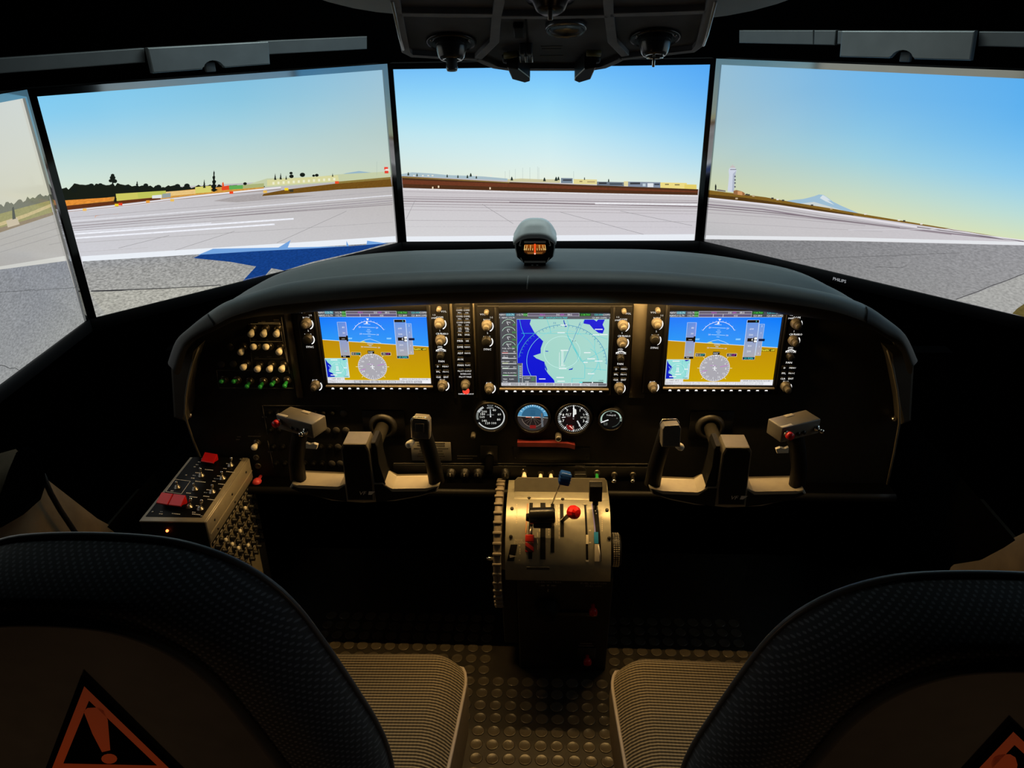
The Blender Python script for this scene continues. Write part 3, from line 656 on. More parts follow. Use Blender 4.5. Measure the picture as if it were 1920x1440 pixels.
def roll_section(i):
    a, b, d = cA[i], cB[i], cD[i]
    m1 = (b*.62+d*.38) + Vector((0, -.010, .010)); m2 = (b*.25+d*.75) + Vector((0, -.006, .008))
    lowb = a + Vector((0, .012, .006)); a2 = a*.45+b*.55 + Vector((0, -.006, -.004))
    return crom([lowb, a, a2, b, m1, m2, d], 3)
secs = [roll_section(i) for i in range(len(cA))]
iL, iR = 3*NS+1, len(cA)-1-(3*NS+1)
def strip_obj(name, rng, m, k0=0, k1=None):
    mb = MB(); rows = [secs[i][k0:k1] for i in rng]; mb.grid(rows); return mb.obj(name, m, gs)
CAPV = mat('shaded_cap_vinyl', (.040, .043, .043), .6, 0, .3, .06, 40)  # end caps darker than the roll to paint in the shade there
strip_obj('front_roll', range(iL, iR+1), M_VINYL, 8); strip_obj('shaded_lip', range(0, len(cA)), M_BLACK, 0, 9)  # lower lip split off in black to paint the shade under the roll
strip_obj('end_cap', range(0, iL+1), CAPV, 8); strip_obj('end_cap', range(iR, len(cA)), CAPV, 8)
SEAM = mat('seam_black', (.01, .01, .01), .8, 0, .1)
for i in (iL, iR):
    mb = MB(); mb.tube([p + Vector((0, -.001, .001)) for p in secs[i][8:14]], .0013, 6); mb.obj('seam', SEAM, gs)
mb = MB(); rows = []
for i in range(len(cA)):
    d, e = cD[i], cE[i]; rows.append([d, d*.66+e*.34+Vector((0, 0, .004)), d*.33+e*.67+Vector((0, 0, .004)), e, e+Vector((0, .02, -.02)), e+Vector((0, .02, -.16))])
mb.grid(rows); mb.obj('deck', M_VINYL, gs)
mb = MB(); rows = [[cA[i]+Vector((0, .012, .006)), cA[i]+Vector((0, .03, .022)), cA[i]+Vector((0, .085, .022))] for i in range(len(cA))]
mb.grid(rows); mb.obj('underside', M_BLACK, gs)
mb = MB(); c0 = secs[11*NS]; pts = [aty(x, y, 1.30) for x, y in ((992, 505), (990, 520), (988, 541))]
mb.tube([aty(992, 505, 1.362), aty(990.5, 518, 1.318), aty(989, 530, 1.298), aty(988, 542, 1.293)], .0011, 6); mb.obj('centre_seam', mat('pale_seam', (.3, .31, .31), .7), gs)
# warm light strip tucked under the lip
led = thing('light_strip', (0, 1.352, .885), 'warm light strip hidden under the glareshield lip', 'light')
ks = [i for i in range(len(cA)) if -.44 < cA[i].x < .40]
mb = MB(); rows = []
for i in ks:
    p = cA[i] + Vector((0, .020, .015)); rows.append([p+Vector((0, -.004, 0)), p+Vector((0, .006, .0)), p+Vector((0, .006, .005)), p+Vector((0, -.004, .005))])
mb.grid(rows, True); mb.obj('housing', M_BLACK, led)
mb = MB(); rows = []
for i in ks:
    p = cA[i] + Vector((0, .021, .0142)); rows.append([p+Vector((0, -.0035, 0)), p+Vector((0, .0035, 0))])
mb.grid(rows, False, False)
EL = bpy.data.materials.new('warm_led'); EL.use_nodes = True
b_ = EL.node_tree.nodes['Principled BSDF']; b_.inputs['Base Color'].default_value = (.8, .8, .8, 1); b_.inputs['Emission Color'].default_value = LED_COLOR; b_.inputs['Emission Strength'].default_value = LED_STRENGTH
mb.obj('diode_tape', EL, led)

# ================================================================== INSTRUMENT PANEL
ip = thing('instrument_panel', (0, YP, .42), 'black arched instrument panel full of switches under the glareshield', 'panel')
top = [(aty(s[0][0], s[0][1], 1.41)) for s in ST]
outline = []
for i in range(0, len(cA), 2): outline.append((cA[i].x*1.02, cA[i].z+.012))
outline = outline[1:-1]
rb = [aty(x, y, YP) for x, y in ((1690, 790), (1662, 920))]; lb = [aty(x, y, YP) for x, y in ((385, 900), (350, 792))]
mz = aty(990, 905, YP).z
outline += [(rb[0].x, rb[0].z), (rb[1].x, mz), (lb[0].x, mz), (lb[1].x, lb[1].z)]
PF = frame((0, YP, 0), (1, 0, 0), (0, 0, 1), (0, -1, 0))    # local x right, y up, z towards the crew
mb = MB(); mb.prism(outline, -.006, 0, PF); mb.obj('main_plate', M_PANEL, ip)
# lower rolled edge
mb = MB(); xs = [lb[0].x + (rb[1].x-lb[0].x)*k/40 for k in range(41)]
mb.tube([(x, YP-.040, mz) for x in xs], .009, 10); mb.obj('lower_edge', mat('panel_edge', (.006, .006, .006), .5, 0, .2, .1, 60), ip)
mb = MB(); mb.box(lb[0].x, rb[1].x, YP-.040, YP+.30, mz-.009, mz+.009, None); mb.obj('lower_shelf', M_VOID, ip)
# side posts
POST = mat('shaded_post_vinyl', (.035, .032, .027), .7, 0, .3, .08, 30)  # post colour lowered to paint in the shade at the panel ends
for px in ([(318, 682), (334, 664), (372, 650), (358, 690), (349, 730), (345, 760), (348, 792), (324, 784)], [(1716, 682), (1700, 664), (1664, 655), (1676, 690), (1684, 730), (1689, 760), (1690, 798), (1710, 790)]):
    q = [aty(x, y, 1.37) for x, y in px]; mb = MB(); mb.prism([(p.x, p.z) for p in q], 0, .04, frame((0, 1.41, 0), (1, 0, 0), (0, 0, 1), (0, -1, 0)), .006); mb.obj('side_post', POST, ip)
EDGE = mat('edge_trim', (.11, .10, .08), .5, 0, .4, .05, 60)
for pts in ([(372, 652), (361, 680), (353, 712), (348, 745), (347, 775), (351, 792), (362, 825), (385, 880)], [(1664, 657), (1674, 690), (1682, 730), (1686, 765), (1686, 795), (1676, 850), (1661, 920)]):
    mb = MB(); mb.tube([aty(x, y, 1.366) if y < 800 else aty(x, y, 1.405) for x, y in pts], .0022, 6); mb.obj('edge_trim', EDGE, ip)

def on_panel(x, y, w=0.): return aty(x, y, YP-w)
def printed(pts, wd, m, w=.0012, name='legend_line', parent=None):
    """thin printed line on the panel through photo points"""
    q = [on_panel(*p) for p in pts]; mb = MB()
    for a, b in zip(q, q[1:]):
        d = (b-a); L = d.length; d.normalize(); nn = Vector((0, -1, 0)); s = d.cross(nn)
        mb._add([a+s*wd/2+nn*w, b+s*wd/2+nn*w, b-s*wd/2+nn*w, a-s*wd/2+nn*w, a+s*wd/2, b+s*wd/2, b-s*wd/2, a-s*wd/2], [(0, 1, 2, 3), (4, 5, 1, 0), (6, 7, 3, 2), (5, 6, 2, 1), (7, 4, 0, 3)])
    return mb.obj(name, m, parent or ip)
def lettering(items, m, parent, w=.0012, name='legend', wide=1.0):
    """items: (text, px, py, height m)"""
    mb = MB()
    for t, x, y, h in items:
        p = on_panel(x, y, w); vs, fs = text_geo(t); mb._add([(p.x+vx*h*wide, p.y, p.z+vy*h) for vx, vy in vs], fs)
    return mb.obj(name, m, parent)
printed([(484, 605), (524, 605), (543, 700)], .0012, M_PRINT); printed([(528, 594), (543, 700)], .0014, M_PRINT); printed([(467, 607), (474, 700)], .0008, M_DIMPRINT); printed([(470, 640), (530, 640)], .0011, M_PRINT); printed([(477, 672.5), (536, 672.5)], .0009, M_DIMPRINT)
printed([(406, 694), (546, 695.5), (551, 728), (411, 727), (406, 694)], .0009, M_DIMPRINT); printed([(470, 607), (526, 607)], .0011, M_PRINT)
printed([(537.5, 592), (541, 628), (545, 650)], .0016, mat('bright_edge', (.5, .45, .33), .4), .003, 'plate_edge')
lettering([('#3', 494, 603, .0045), ('#4', 518, 600, .0045), ('#5', 520, 604, .0045), ('#3', 478, 637, .004), ('#2', 501, 637, .004), ('#4', 523, 637, .004), ('#3', 482, 670, .004), ('#4', 505, 669, .004), ('#3', 528, 670, .004)], M_DIMPRINT, ip)

# ---- toggle switches
def toggle(bx, by, tx, ty, m, w=.024, r=.0066, parent=None, ring=True, tipname='tip'):
    parent = parent or ip
    b = on_panel(bx, by); t = aty(tx, ty, YP-w)
    d = (t-b).normalized(); n = Vector((0, -1, 0))
    mb = MB(); mb.lathe([(.0088, 0), (.0088, .002), (.0078, .003), (.0066, .003), (.0066, .007), (.0052, .008)], axis(b, n), 18)
    o = mb.obj('toggle_switch', mat('nut_metal', (.10, .09, .07), .3, .8), parent)
    mb = MB(); mb.cyl(b + n*.006, t - d*.006, .0022, .0026, 8); mb.obj('lever', M_DKNOB, o)
    mb = MB(); mb.lathe([(.0022, -.015), (.0036, -.013), (r*.8, -.006), (r, .0), (r, .003), (r*.7, .0055), (.0005, .0062)], axis(t, d), 14); mb.obj(tipname, m, o)
    return o
for bx, by, tx, ty in ((474.4, 615, 470.6, 626), (498.3, 615, 494.4, 626), (521.7, 615, 518.3, 626), (456.7, 649.5, 451.7, 660), (482.2, 648.5, 475.5, 650.2), (505.5, 648.8, 498.7, 650.3), (527.8, 649, 523.3, 659.6),
                       (462.8, 681.5, 456.4, 688.3), (487.8, 683.5, 482.8, 692), (510.5, 683, 505.5, 692.2), (533.3, 682.5, 528.3, 692), (482.5, 830, 477, 838.5)):
    toggle(bx, by, tx, ty, M_CREAM)
for bx, by, tx, ty in ((421, 711, 415.5, 715), (445.5, 712, 438.5, 715), (468.9, 714, 463.3, 724), (494.4, 714, 488.3, 725), (516.7, 713, 510, 720.5), (539, 712.5, 534, 723)):
    toggle(bx, by, tx, ty, M_GREEN, .024, .0046)
# ---- blank plugs and dark breakers
PLUG = mat('grey_plug', (.05, .048, .045), .6, 0, .3, .1, 100)
mb = MB(); mb.lathe([(.0076, 0), (.0076, .0014), (.0066, .0026), (.0001, .0030)], axis((0, 0, 0), (0, -1, 0)), 18); plug_me = mb.mesh('blank_plug')
for x, y in ((431.5, 650), (415, 682), (437.6, 682), (644.3, 774.7), (613.3, 806.7), (630.7, 806.7), (648.7, 806.7), (634, 838), (622.4, 869), (638, 869)):
    put('blank_plug', plug_me, PLUG, ip, on_panel(x, y))
mb = MB(); mb.lathe([(.0066, 0), (.0066, .003), (.0050, .004), (.0042, .004), (.0042, .010), (.0034, .011), (.0001, .011)], axis((0, 0, 0), (0, -1, .12)), 14); cb_me = mb.mesh('circuit_breaker')
for y, xs in ((773, (506, 521, 592, 608, 625)), (805, (508, 525, 597)), (837, (513, 531, 602, 619)), (868, (518, 535, 572, 589, 605))):
    for x in xs: put('circuit_breaker', cb_me, mat('breaker_black', (.004, .004, .004), .6, 0, .08), ip, on_panel(x, y))
printed([(492, 760), (502, 815)], .001, M_DIMPRINT); printed([(502, 826), (513, 876)], .001, M_DIMPRINT); printed([(494, 760), (640, 761)], .0006, M_DIMPRINT)
lettering([('#3', 496, 782, .006), ('#3', 507, 847, .006), ('#3', 448, 819, .0045), ('#10', 477, 818, .0045), ('#3', 446, 824, .0045)], M_DIMPRINT, ip)
mb = MB(); mb.lathe([(.004, 0), (.004, .012), (.006, .014), (.006, .020), (.003, .024), (.0001, .0245)], axis(on_panel(363, 772), (0, -1, .1)), 14); mb.obj('chrome_knob', M_CHROME, ip)
mb = MB(); mb.lathe([(.004, 0), (.004, .012), (.006, .014), (.006, .020), (.003, .024), (.0001, .0245)], axis(on_panel(1669, 779), (0, -1, .1)), 14); mb.obj('chrome_knob', M_CHROME, ip)
for x, y in ((481, 857), (484, 873)):
    mb = MB(); mb.lathe([(.0065, 0), (.0065, .003), (.0045, .004), (.0045, .002), (.0001, .002)], axis(on_panel(x, y), (0, -1, 0)), 18); mb.obj('jack_socket', mat('dull_metal', (.12, .115, .10), .45, .6), ip)
mb = MB(); mb.lathe([(.004, 0), (.004, .016), (.0085, .018), (.0095, .024), (.0085, .031), (.005, .034), (.0001, .0345)], axis(on_panel(489, 893), (0, -1, 0)), 18); mb.obj('pull_knob', mat('pink_red_plastic', (.75, .07, .09), .35), ip, 'red pull knob')

# ---- lower switch strip
printed([(738, 868.5), (1215, 869.5)], .0012, M_DIMPRINT, .0015)
mb = MB(); q0, q1 = on_panel(737, 870), on_panel(1216, 905); mb.box(q0.x, q1.x, YP-.0035, YP, q1.z+.006, q0.z, None, .001, 1); mb.obj('switch_strip', M_PANEL, ip)
for x in (846, 872, 897, 948):
    b = on_panel(x, 886, .003); mb = MB(); mb.lathe([(.0108, 0), (.0108, .002), (.0085, .003), (.0085, .014), (.0075, .016), (.0001, .016)], axis(b, (0, -1, 0)), 20); o = mb.obj('dimmer_knob', M_DKNOB, ip)
    mb = MB(); mb.box(b.x-.0008, b.x+.0008, b.y-.0175, b.y-.016, b.z+.001, b.z+.0075); mb.obj('pointer', M_PRINT, o)
lettering([('#5', 846, 873, .0042), ('#5', 872, 873, .0042), ('#4', 897, 873, .0042), ('#3', 948, 873, .0042), ('#3', 983, 874, .0042), ('L', 1014, 874, .0042), ('R', 1033, 874, .0042), ('#8', 1088, 873, .0042), ('#4', 1119, 874, .0042), ('#4', 1151, 875, .0042), ('#4', 1186, 875, .0042)], M_DIMPRINT, ip, .005)
for bx, by, tx, ty in ((983, 882, 983, 893.5), (1014, 884, 1013.5, 897.5), (1033, 884, 1033, 897)): toggle(bx, by, tx, ty, M_CREAM, .026, .0052)
toggle(1119, 884, 1119.5, 897, M_GREEN, .026, .0042)
for x in (1151.5, 1186.5):
    o = toggle(x, 888, x, 901.5, M_CHROME, .03, .0052)
b = on_panel(1088, 884, .003); mb = MB(); mb.lathe([(.0135, 0), (.0135, .002), (.0125, .003), (.0001, .003)], axis(b, (0, -1, 0)), 22); o = mb.obj('rotary_selector', M_DKNOB, ip)
mb = MB(); mb.box(b.x-.013, b.x+.013, b.y-.018, b.y-.002, b.z-.004, b.z+.004, None, .002); mb.obj('bar_grip', M_DKNOB, o)
# control lock handle, red guard bar, placard
b = on_panel(919, 847); mb = MB(); mb.box(b.x-.020, b.x+.016, YP-.004, YP, b.z-.026, b.z+.016, None, .001, 1); o = mb.obj('lever_plate', M_PANEL, ip)
mb = MB(); mb.lathe([(.008, 0), (.008, .014), (.0075, .015)], axis(b+Vector((0, 0, -.002)), (0, -1, -.15)), 18); mb.obj('pale_collar', M_CHROME, o)
mb = MB(); mb.cyl(b+Vector((0, -.014, -.004)), b+Vector((0, -.058, -.014)), .0085, .0095, 18); mb.obj('handle', M_VOID, o)
RB = mat('dull_red', (.13, .014, .014), .5, 0, .4, .1, 80)
q = [on_panel(x, y, .012) for x, y in ((970, 832), (1000, 832), (1040, 832.5), (1066, 834), (1078, 837))]
mb = MB(); rows = [[p+Vector((0, -.004, .005)), p+Vector((0, -.004, -.005)), p+Vector((0, .010, -.005)), p+Vector((0, .010, .005))] for p in q]; mb.grid(rows, True, False); mb._add(rows[0], [(0, 1, 2, 3)]); mb._add(rows[-1], [(3, 2, 1, 0)]); mb.obj('lock_bar', RB, ip, 'dull red lock bar')
printed([(960, 838), (1107, 838)], .001, SEAM); mb = MB(); a, c = on_panel(963, 838), on_panel(1106, 862); mb.box(a.x, c.x, YP-.002, YP, c.z, a.z, None, .0008, 1); mb.obj('access_cover', M_PANEL, ip)
for x, y in ((912, 748), (1038, 749), (1182, 748), (966, 858), (1102, 858), (786, 747)):
    mb = MB(); mb.lathe([(.0028, 0), (.0028, .001), (.0015, .0016), (.0001, .0016)], axis(on_panel(x, y, .001), (0, -1, 0)), 10); mb.obj('screw', M_DKNOB, ip)
a, c = on_panel(770, 828), on_panel(847, 863.5); mb = MB(); mb.box(a.x, c.x, YP-.002, YP, c.z, a.z, None, .0007, 1); pl = mb.obj('placard', mat('placard_grey', (.24, .235, .215), .6, 0, .3, .06, 60), ip, 'pale grey limitations placard')
lettering([('#23', 808, 831, .0042), ('#23', 808, 835.5, .0042), ('#30', 808, 841, .0040), ('#20', 808, 845.5, .0040), ('#22', 808, 851, .0040), ('#24', 808, 855.5, .0040), ('#18', 808, 860, .0040)], mat('dark_print', (.03, .028, .025), .7), pl, .0024, 'print')
lettering([('#14', 876, 855, .0050), ('#12', 872, 860, .0045)], M_DIMPRINT, ip)
mb = MB(); a, c = on_panel(838, 903), on_panel(1216, 912); mb.box(a.x, c.x, YP-.012, YP, c.z+.002, a.z, None, .004); mb.obj('strip_ledge', mat('ledge_metal', (.10, .09, .075), .25, .3, .5, .1, 60), ip)

# ================================================================== AVIONICS DISPLAYS
SW, SH = .2112, .1560
GB = mat('bezel_gloss', (.0035, .0035, .004), .45, 0, .15, .05, 60)
GART = screen_mat('avionics_picture', 1.0, 'NONE', False)
sx_m = (on_panel(937, 585).x+on_panel(1143, 583).x)/2
sz_m = (on_panel(1040, 584).z+on_panel(1040, 720).z)/2
def gpt(px, py, w=.014):                          # relative to the screen centre, local x right, z up, on the bezel face
    p = aty(px, py, YP-w); return (p.x-sx_m, p.z-sz_m)
def build_gdu(loc, label, name='avionics_display'):
    root = thing(name, loc, label, 'display', 'avionics screens in the panel'); x0, y0, z0 = loc
    F = frame((x0, y0, z0), (1, 0, 0), (0, 0, 1), (0, -1, 0))
    W2, Ht, Hb = .149, .0945, .0975; bw = .012
    def ring(): # frame around the screen recess
        mb = MB(); s2, h2 = SW/2+.001, SH/2+.001
        mb.box(-W2, -s2, -Hb, Ht, 0, bw, F, .002); mb.box(s2, W2, -Hb, Ht, 0, bw, F, .002)
        mb.box(-s2-.001, s2+.001, h2, Ht, 0, bw, F, .001, 1); mb.box(-s2-.001, s2+.001, -Hb, -h2, 0, bw, F, .001, 1); return mb
    ring().obj('bezel', GB, root)
    mb = MB(); mb.box(-SW/2-.001, SW/2+.001, -SH/2-.001, SH/2+.001, 0, .008, F); mb.obj('screen_backing', M_BLACK, root)
    for sg in (-1, 1):
        mb = MB(); xx = sg*(SW/2+.008); mb.box(xx-.0022, xx+.0022, -Hb+.003, Ht-.003, bw-.001, bw+.0022, F, .001, 1); mb.obj('bezel_rib', GB, root)
    mb = MB(); mb.box(-SW/2-.004, SW/2+.004, -SH/2-.0075, -SH/2-.003, bw-.002, bw+.0045, F, .0012); mb.obj('bezel_ledge', mat('bezel_ledge', (.17, .15, .12), .3, .2, .5, .05, 50), root)
    def knob(px, py, r, l, inner=True, m=M_KNOB, tilt=0):
        u, v = gpt(px, py); b = Vector((x0+u, y0-bw, z0+v)); d = (0, -1, 0)
        mb = MB(); mb.lathe([(r*1.08, 0), (r*1.08, .002), (r, .0025), (r*.96, l), (r*.85, l+.001), (.0001, l+.001)], axis(b, d), 18); o = mb.obj('knob', m, root)
        if inner:
            mb = MB(); mb.lathe([(r*.66, l), (r*.62, l*1.9), (r*.5, l*1.9+.001), (.0001, l*1.9+.001)], axis(b, d), 16); mb.obj('inner_knob', m, o)
        return o
    knob(912.3, 585, .0046, .010, False); knob(913, 609, .0096, .0115); knob(912.5, 639, .0092, .011, False, M_DKNOB); knob(917.5, 726.5, .0092, .0115)
    knob(1170, 583, .0046, .010, False); knob(1168, 609.5, .0096, .0115); knob(1166.5, 641, .0096, .0115); knob(1163.5, 670, .0070, .014, False, M_DKNOB); knob(1161, 726, .0096, .0125)
    for px, py in ((1155.6, 692), (1170, 692), (1155, 702), (1169.4, 702), (1154.4, 712), (1169, 712)):
        u, v = gpt(px, py); mb = MB(); mb.box(u-.0058, u+.0058, v-.0042, v+.0042, bw-.001, bw+.002, F, .001, 1); mb.obj('button', M_BLACK, root)
    for k in range(12):
        u, v = gpt(949.7+k*16.05, 733); mb = MB(); mb.box(u-.0062, u+.0062, v-.0048, v+.0048, bw-.001, bw+.0025, F, .0012); o = mb.obj('softkey', M_BLACK, root)
        mb = MB(); mb.prism([(u-.0030, v-.0020), (u+.0030, v-.0020), (u+.0018, v+.0012), (u, v+.0026), (u-.0018, v+.0012)], bw+.0025, bw+.0029, F); mb.obj('lit_arrow', M_LIT, o)
    mb = MB()
    for t, px, py, h in (('VOL', 905, 590, .0055), ('1-2', 921, 595.5, .0045), ('NAV', 912.5, 600.5, .0062), ('HDG', 912.8, 632.5, .0062), ('SYNC', 913.7, 655.6, .0058), ('ALT', 916, 719.2, .0062), ('VOL', 1178, 588.5, .0055), ('EMERG', 1159, 601, .004), ('1-2', 1158.5, 595, .0045), ('COM', 1168.5, 599.7, .0062), ('CRS', 1163, 630.8, .0056), ('BARO', 1175, 630.8, .0056),
                         ('STD', 1163.5, 656, .0055), ('RANGE', 1164.4, 662.8, .0060), ('PAN', 1163.2, 683, .0060), ('FMS', 1161, 718.6, .0062), ('1', 1166.5, 625, .005), ('2', 914, 625, .005)):
        u, v = gpt(px, py); vs, fs = text_geo(t); mb._add([(u+a*h*1.05, v+c*h, bw+.0004) for a, c in vs], fs, F)
    mb.obj('legend', M_LIT, root)
    mb = MB()
    for t, px, py in (('D', 1155.6, 692), ('MENU', 1170, 692), ('FPL', 1155, 702), ('PROC', 1169.4, 702), ('CLR', 1154.4, 712), ('ENT', 1169, 712)):
        u, v = gpt(px, py); vs, fs = text_geo(t); h = .0052 if len(t) < 4 else .0044; mb._add([(u+a*h*1.05, v+c*h, bw+.0024) for a, c in vs], fs, F)
    mb.obj('button_legend', M_LIT, root)
    u, v = gpt(1164, 668); mb = MB(); mb.tube([F @ Vector((u+.0108*math.cos(a), v+.0098*math.sin(a), bw+.0003)) for a in [PI*(.2+.6*k/10) for k in range(11)]], .0009, 5); mb.obj('range_arc', M_LIT, root)
    for (ax, ay, ra) in ((913, 612, .0118), (913, 641, .0112), (918, 729, .0112), (1168, 612, .0118), (1167, 643, .0118), (1161, 729, .0118)):
        u, v = gpt(ax, ay); mb = MB(); mb.tube([F @ Vector((u+ra*math.cos(a), v+ra*math.sin(a), bw+.0004)) for a in [PI*(-.35+.55*k/10) for k in range(11)]], .0011, 5); mb.obj('knob_halo', M_LIT, root)
    D = Draw((x0-SW/2, y0-.0082, z0+SH/2), (1, 0, 0), (0, 0, -1), (0, -1, 0), 8e-6, lambda a, c: (a/1024*SW, c/768*SH))
    return root, D
W_ = C(245, 248, 250); K_ = C(0, 0, 0); CY_ = C(70, 235, 235); GN_ = C(60, 200, 60); MG_ = C(205, 70, 215); GY_ = C(112, 112, 120)
def top_bar(D):
    D.rect(0, 0, 1024, 60, C(70, 74, 84)); D.rect(262, 2, 742, 28, C(98, 92, 112)); D.rect(262, 30, 742, 58, C(92, 84, 122))
    D.frame_rect(262, 1, 742, 58, 3, C(190, 190, 205)); D.line((262, 29), (742, 29), 3, C(190, 190, 205)); D.line((395, 30), (395, 58), 3, W_); D.line((485, 30), (485, 58), 3, W_)
    for t, x, y, c in (('NAV1', 28, 16, W_), ('113.70', 98, 16, CY_), ('112.70', 192, 16, W_), ('NAV2', 28, 45, W_), ('112.70', 98, 45, W_), ('112.70', 192, 45, W_), ('118.700', 800, 16, GN_), ('120.000', 922, 16, CY_), ('COM1', 996, 16, W_), ('121.800', 800, 45, W_), ('121.800', 922, 45, W_), ('COM2', 996, 45, W_)):
        D.text(t, x, y, 27, c, True, True, .95)
    D.rect(222, 2, 260, 58, C(30, 120, 40)); D.text('SEA', 240, 16, 22, C(150, 230, 150)); D.text('ISN', 240, 45, 22, C(150, 230, 150)); D.rect(744, 2, 850, 30, C(24, 84, 34)); D.text('118.700', 800, 16, 26, C(90, 230, 90)); D.rect(60, 2, 140, 30, C(60, 130, 150)); D.text('113.70', 98, 16, 27, C(210, 255, 255))
    D.text('MAG', 400, 15, 22, MG_); D.text('DIS', 545, 15, 22, W_); D.text('NM', 585, 15, 22, MG_); D.text('BRG', 655, 15, 22, W_); D.text('003', 600, 45, 24, W_)
def softbar(D, names, col=C(126, 126, 134)):
    D.rect(0, 734, 1024, 768, C(235, 235, 240))
    for k in range(12):
        D.rect(k*85.3+3, 737, (k+1)*85.3-3, 765, col if k < 11 else C(236, 236, 240), 0, False)
    D.up()
    for k, t in enumerate(names):
        if t: D.text(t, k*85.3+42, 751, 24, W_, True, False)
def inset_map(D):
    D.rect(0, 498, 222, 706, C(150, 222, 216)); D.poly([(4, 502), (22, 540), (60, 580), (48, 610), (24, 640), (60, 660), (80, 700), (4, 704)], C(10, 30, 190)); D.poly([(170, 500), (215, 500), (200, 512), (180, 516)], C(10, 30, 160))
    D.poly([(200, 540), (222, 540), (222, 700), (180, 690), (205, 620)], C(190, 226, 232)); D.arc(112, 600, 62, 0, 360, 3, C(200, 245, 240), 24); D.arc(112, 600, 105, -60, 60, 3, C(110, 205, 215), 14); D.arc(10, 600, 30, -60, 60, 4, C(180, 230, 255), 8)
    D.path([(150, 505), (150, 560), (190, 640), (190, 700)], 3, C(90, 200, 205)); D.path([(105, 580), (105, 630)], 6, W_); D.path([(118, 580), (118, 630)], 6, W_); D.path([(92, 630), (132, 630)], 5, W_)
    for x, y, t in ((90, 515, '#6'), (110, 560, 'SEA'), (70, 680, '#6'), (120, 655, '#5'), (190, 600, '#3')): D.text(t, x, y, 18, W_)
    D.text('10NM', 190, 696, 18, K_); D.frame_rect(1, 498, 222, 706, 4, C(225, 240, 245))
def pfd(D):
    def hz(x): return 300 + x*.070
    D.poly([(0, 60), (1024, 60), (1024, hz(1024)), (0, hz(0))], [C(0, 118, 250), C(0, 120, 250), C(48, 152, 248), C(40, 150, 246)])
    D.poly([(0, hz(0)), (1024, hz(1024)), (1024, 768), (0, 768)], [C(190, 140, 8), C(190, 142, 8), C(204, 164, 0), C(206, 166, 0)])
    D.line((0, hz(0)), (1024, hz(1024)), 5, C(225, 240, 245), 0, True); D.line((0, 62), (1024, 62), 4, C(200, 225, 245))
    D.path([(360, hz(360)), (420, 300), (465, 292), (520, 312), (575, hz(575))], 5, C(170, 215, 250)); D.poly([(360, hz(360)), (400, 314), (430, hz(430))], C(220, 215, 60))
    cx, cy = 460, 270
    D.arc(cx, cy+14, 168, 30, 150, 4, W_, 30, 1.05); D.ticks(cx, cy+14, 168, 182, (30, 45, 60, 70, 80, 100, 110, 120, 135, 150), 2.6, C(190, 222, 250), 1.05)
    D.poly([(446, 78), (474, 78), (460, 100)], W_); D.poly([(452, 102), (436, 132), (462, 130)], W_); D.line((418, 134), (440, 134), 5, W_)
    for dy, hw, t in ((-100, 64, '20'), (-28, 64, '10'), (108, 64, '10')):
        y = cy+dy; D.line((cx-hw, y-hw*.05), (cx+hw, y+hw*.05), 4, C(190, 225, 250), 0, True); D.text(t, cx-hw-18, y-4, 24, W_); D.text(t, cx+hw+18, y+4, 24, W_)
    for dy, hw in ((-132, 22), (-78, 14), (-60, 24), (-44, 14), (-8, 14), (60, 14), (76, 28), (92, 14)): D.line((cx-hw, cy+dy-1), (cx+hw, cy+dy+1), 4, C(190, 225, 250), 0, True)
    for x in (270, 650): D.poly([(x-24, 278), (x+24, 278), (x+18, 294), (x-24, 294)], C(130, 200, 255))
    D.poly([(165, 116), (250, 116), (250, 488), (165, 488)], [C(80, 140, 225), C(100, 140, 225), C(170, 168, 172), C(168, 166, 170)]); D.rect(243, 118, 250, 330, C(150, 150, 230)); D.frame_rect(165, 116, 250, 488, 3, C(190, 215, 245))
    for t, y in (('40', 170), ('30', 228)): D.text(t, 218, y, 26, W_)
    D.poly([(165, 268), (235, 268), (235, 256), (252, 256), (252, 316), (235, 316), (235, 304), (165, 304)], K_); D.text('---', 205, 286, 34, W_); D.text('IAS', 215, 420, 18, CY_); D.rect(165, 468, 250, 490, K_); D.text('TAS', 195, 479, 18, W_)
    D.poly([(712, 92), (822, 92), (822, 486), (712, 486)], [C(90, 146, 228), C(96, 146, 228), C(176, 172, 172), C(172, 170, 172)]); D.frame_rect(712, 90, 822, 496, 4, C(200, 220, 245)); D.rect(714, 90, 820, 116, K_); D.text('0', 795, 103, 24, CY_)
    for t, y in (('600', 180), ('500', 240), ('300', 354), ('200', 410)): D.text(t, 762, y, 26, W_)
    D.poly([(734, 274), (790, 274), (790, 262), (822, 262), (822, 320), (790, 320), (790, 308), (734, 308)], K_); D.text('4', 778, 290, 36, W_); D.rect(796, 266, 822, 284, W_); D.rect(796, 298, 822, 316, W_); D.text('40', 808, 290, 22, W_)
    D.rect(712, 470, 822, 496, C(10, 40, 60)); D.text('29.92IN', 767, 483, 26, CY_)
    D.poly([(826, 130), (874, 130), (874, 452), (826, 452)], [C(92, 150, 232), C(92, 150, 232), C(180, 172, 170), C(180, 172, 170)]); D.frame_rect(826, 130, 874, 452, 3, C(180, 210, 245)); D.rect(838, 280, 894, 304, C(0, 20, 60))
    for t, y in (('2', 150), ('1', 220), ('1', 360), ('2', 430)): D.text(t, 852, y, 24, W_)
    D.rect(876, 386, 1000, 410, C(20, 16, 0)); D.text('TRAFFIC OFF', 936, 398, 25, C(255, 238, 60), True, True, .85); D.text('TRAFFIC OFF', 938, 398.6, 25, C(255, 238, 60), True, True, .85)
    hx, hy, hr = 460, 588, 140
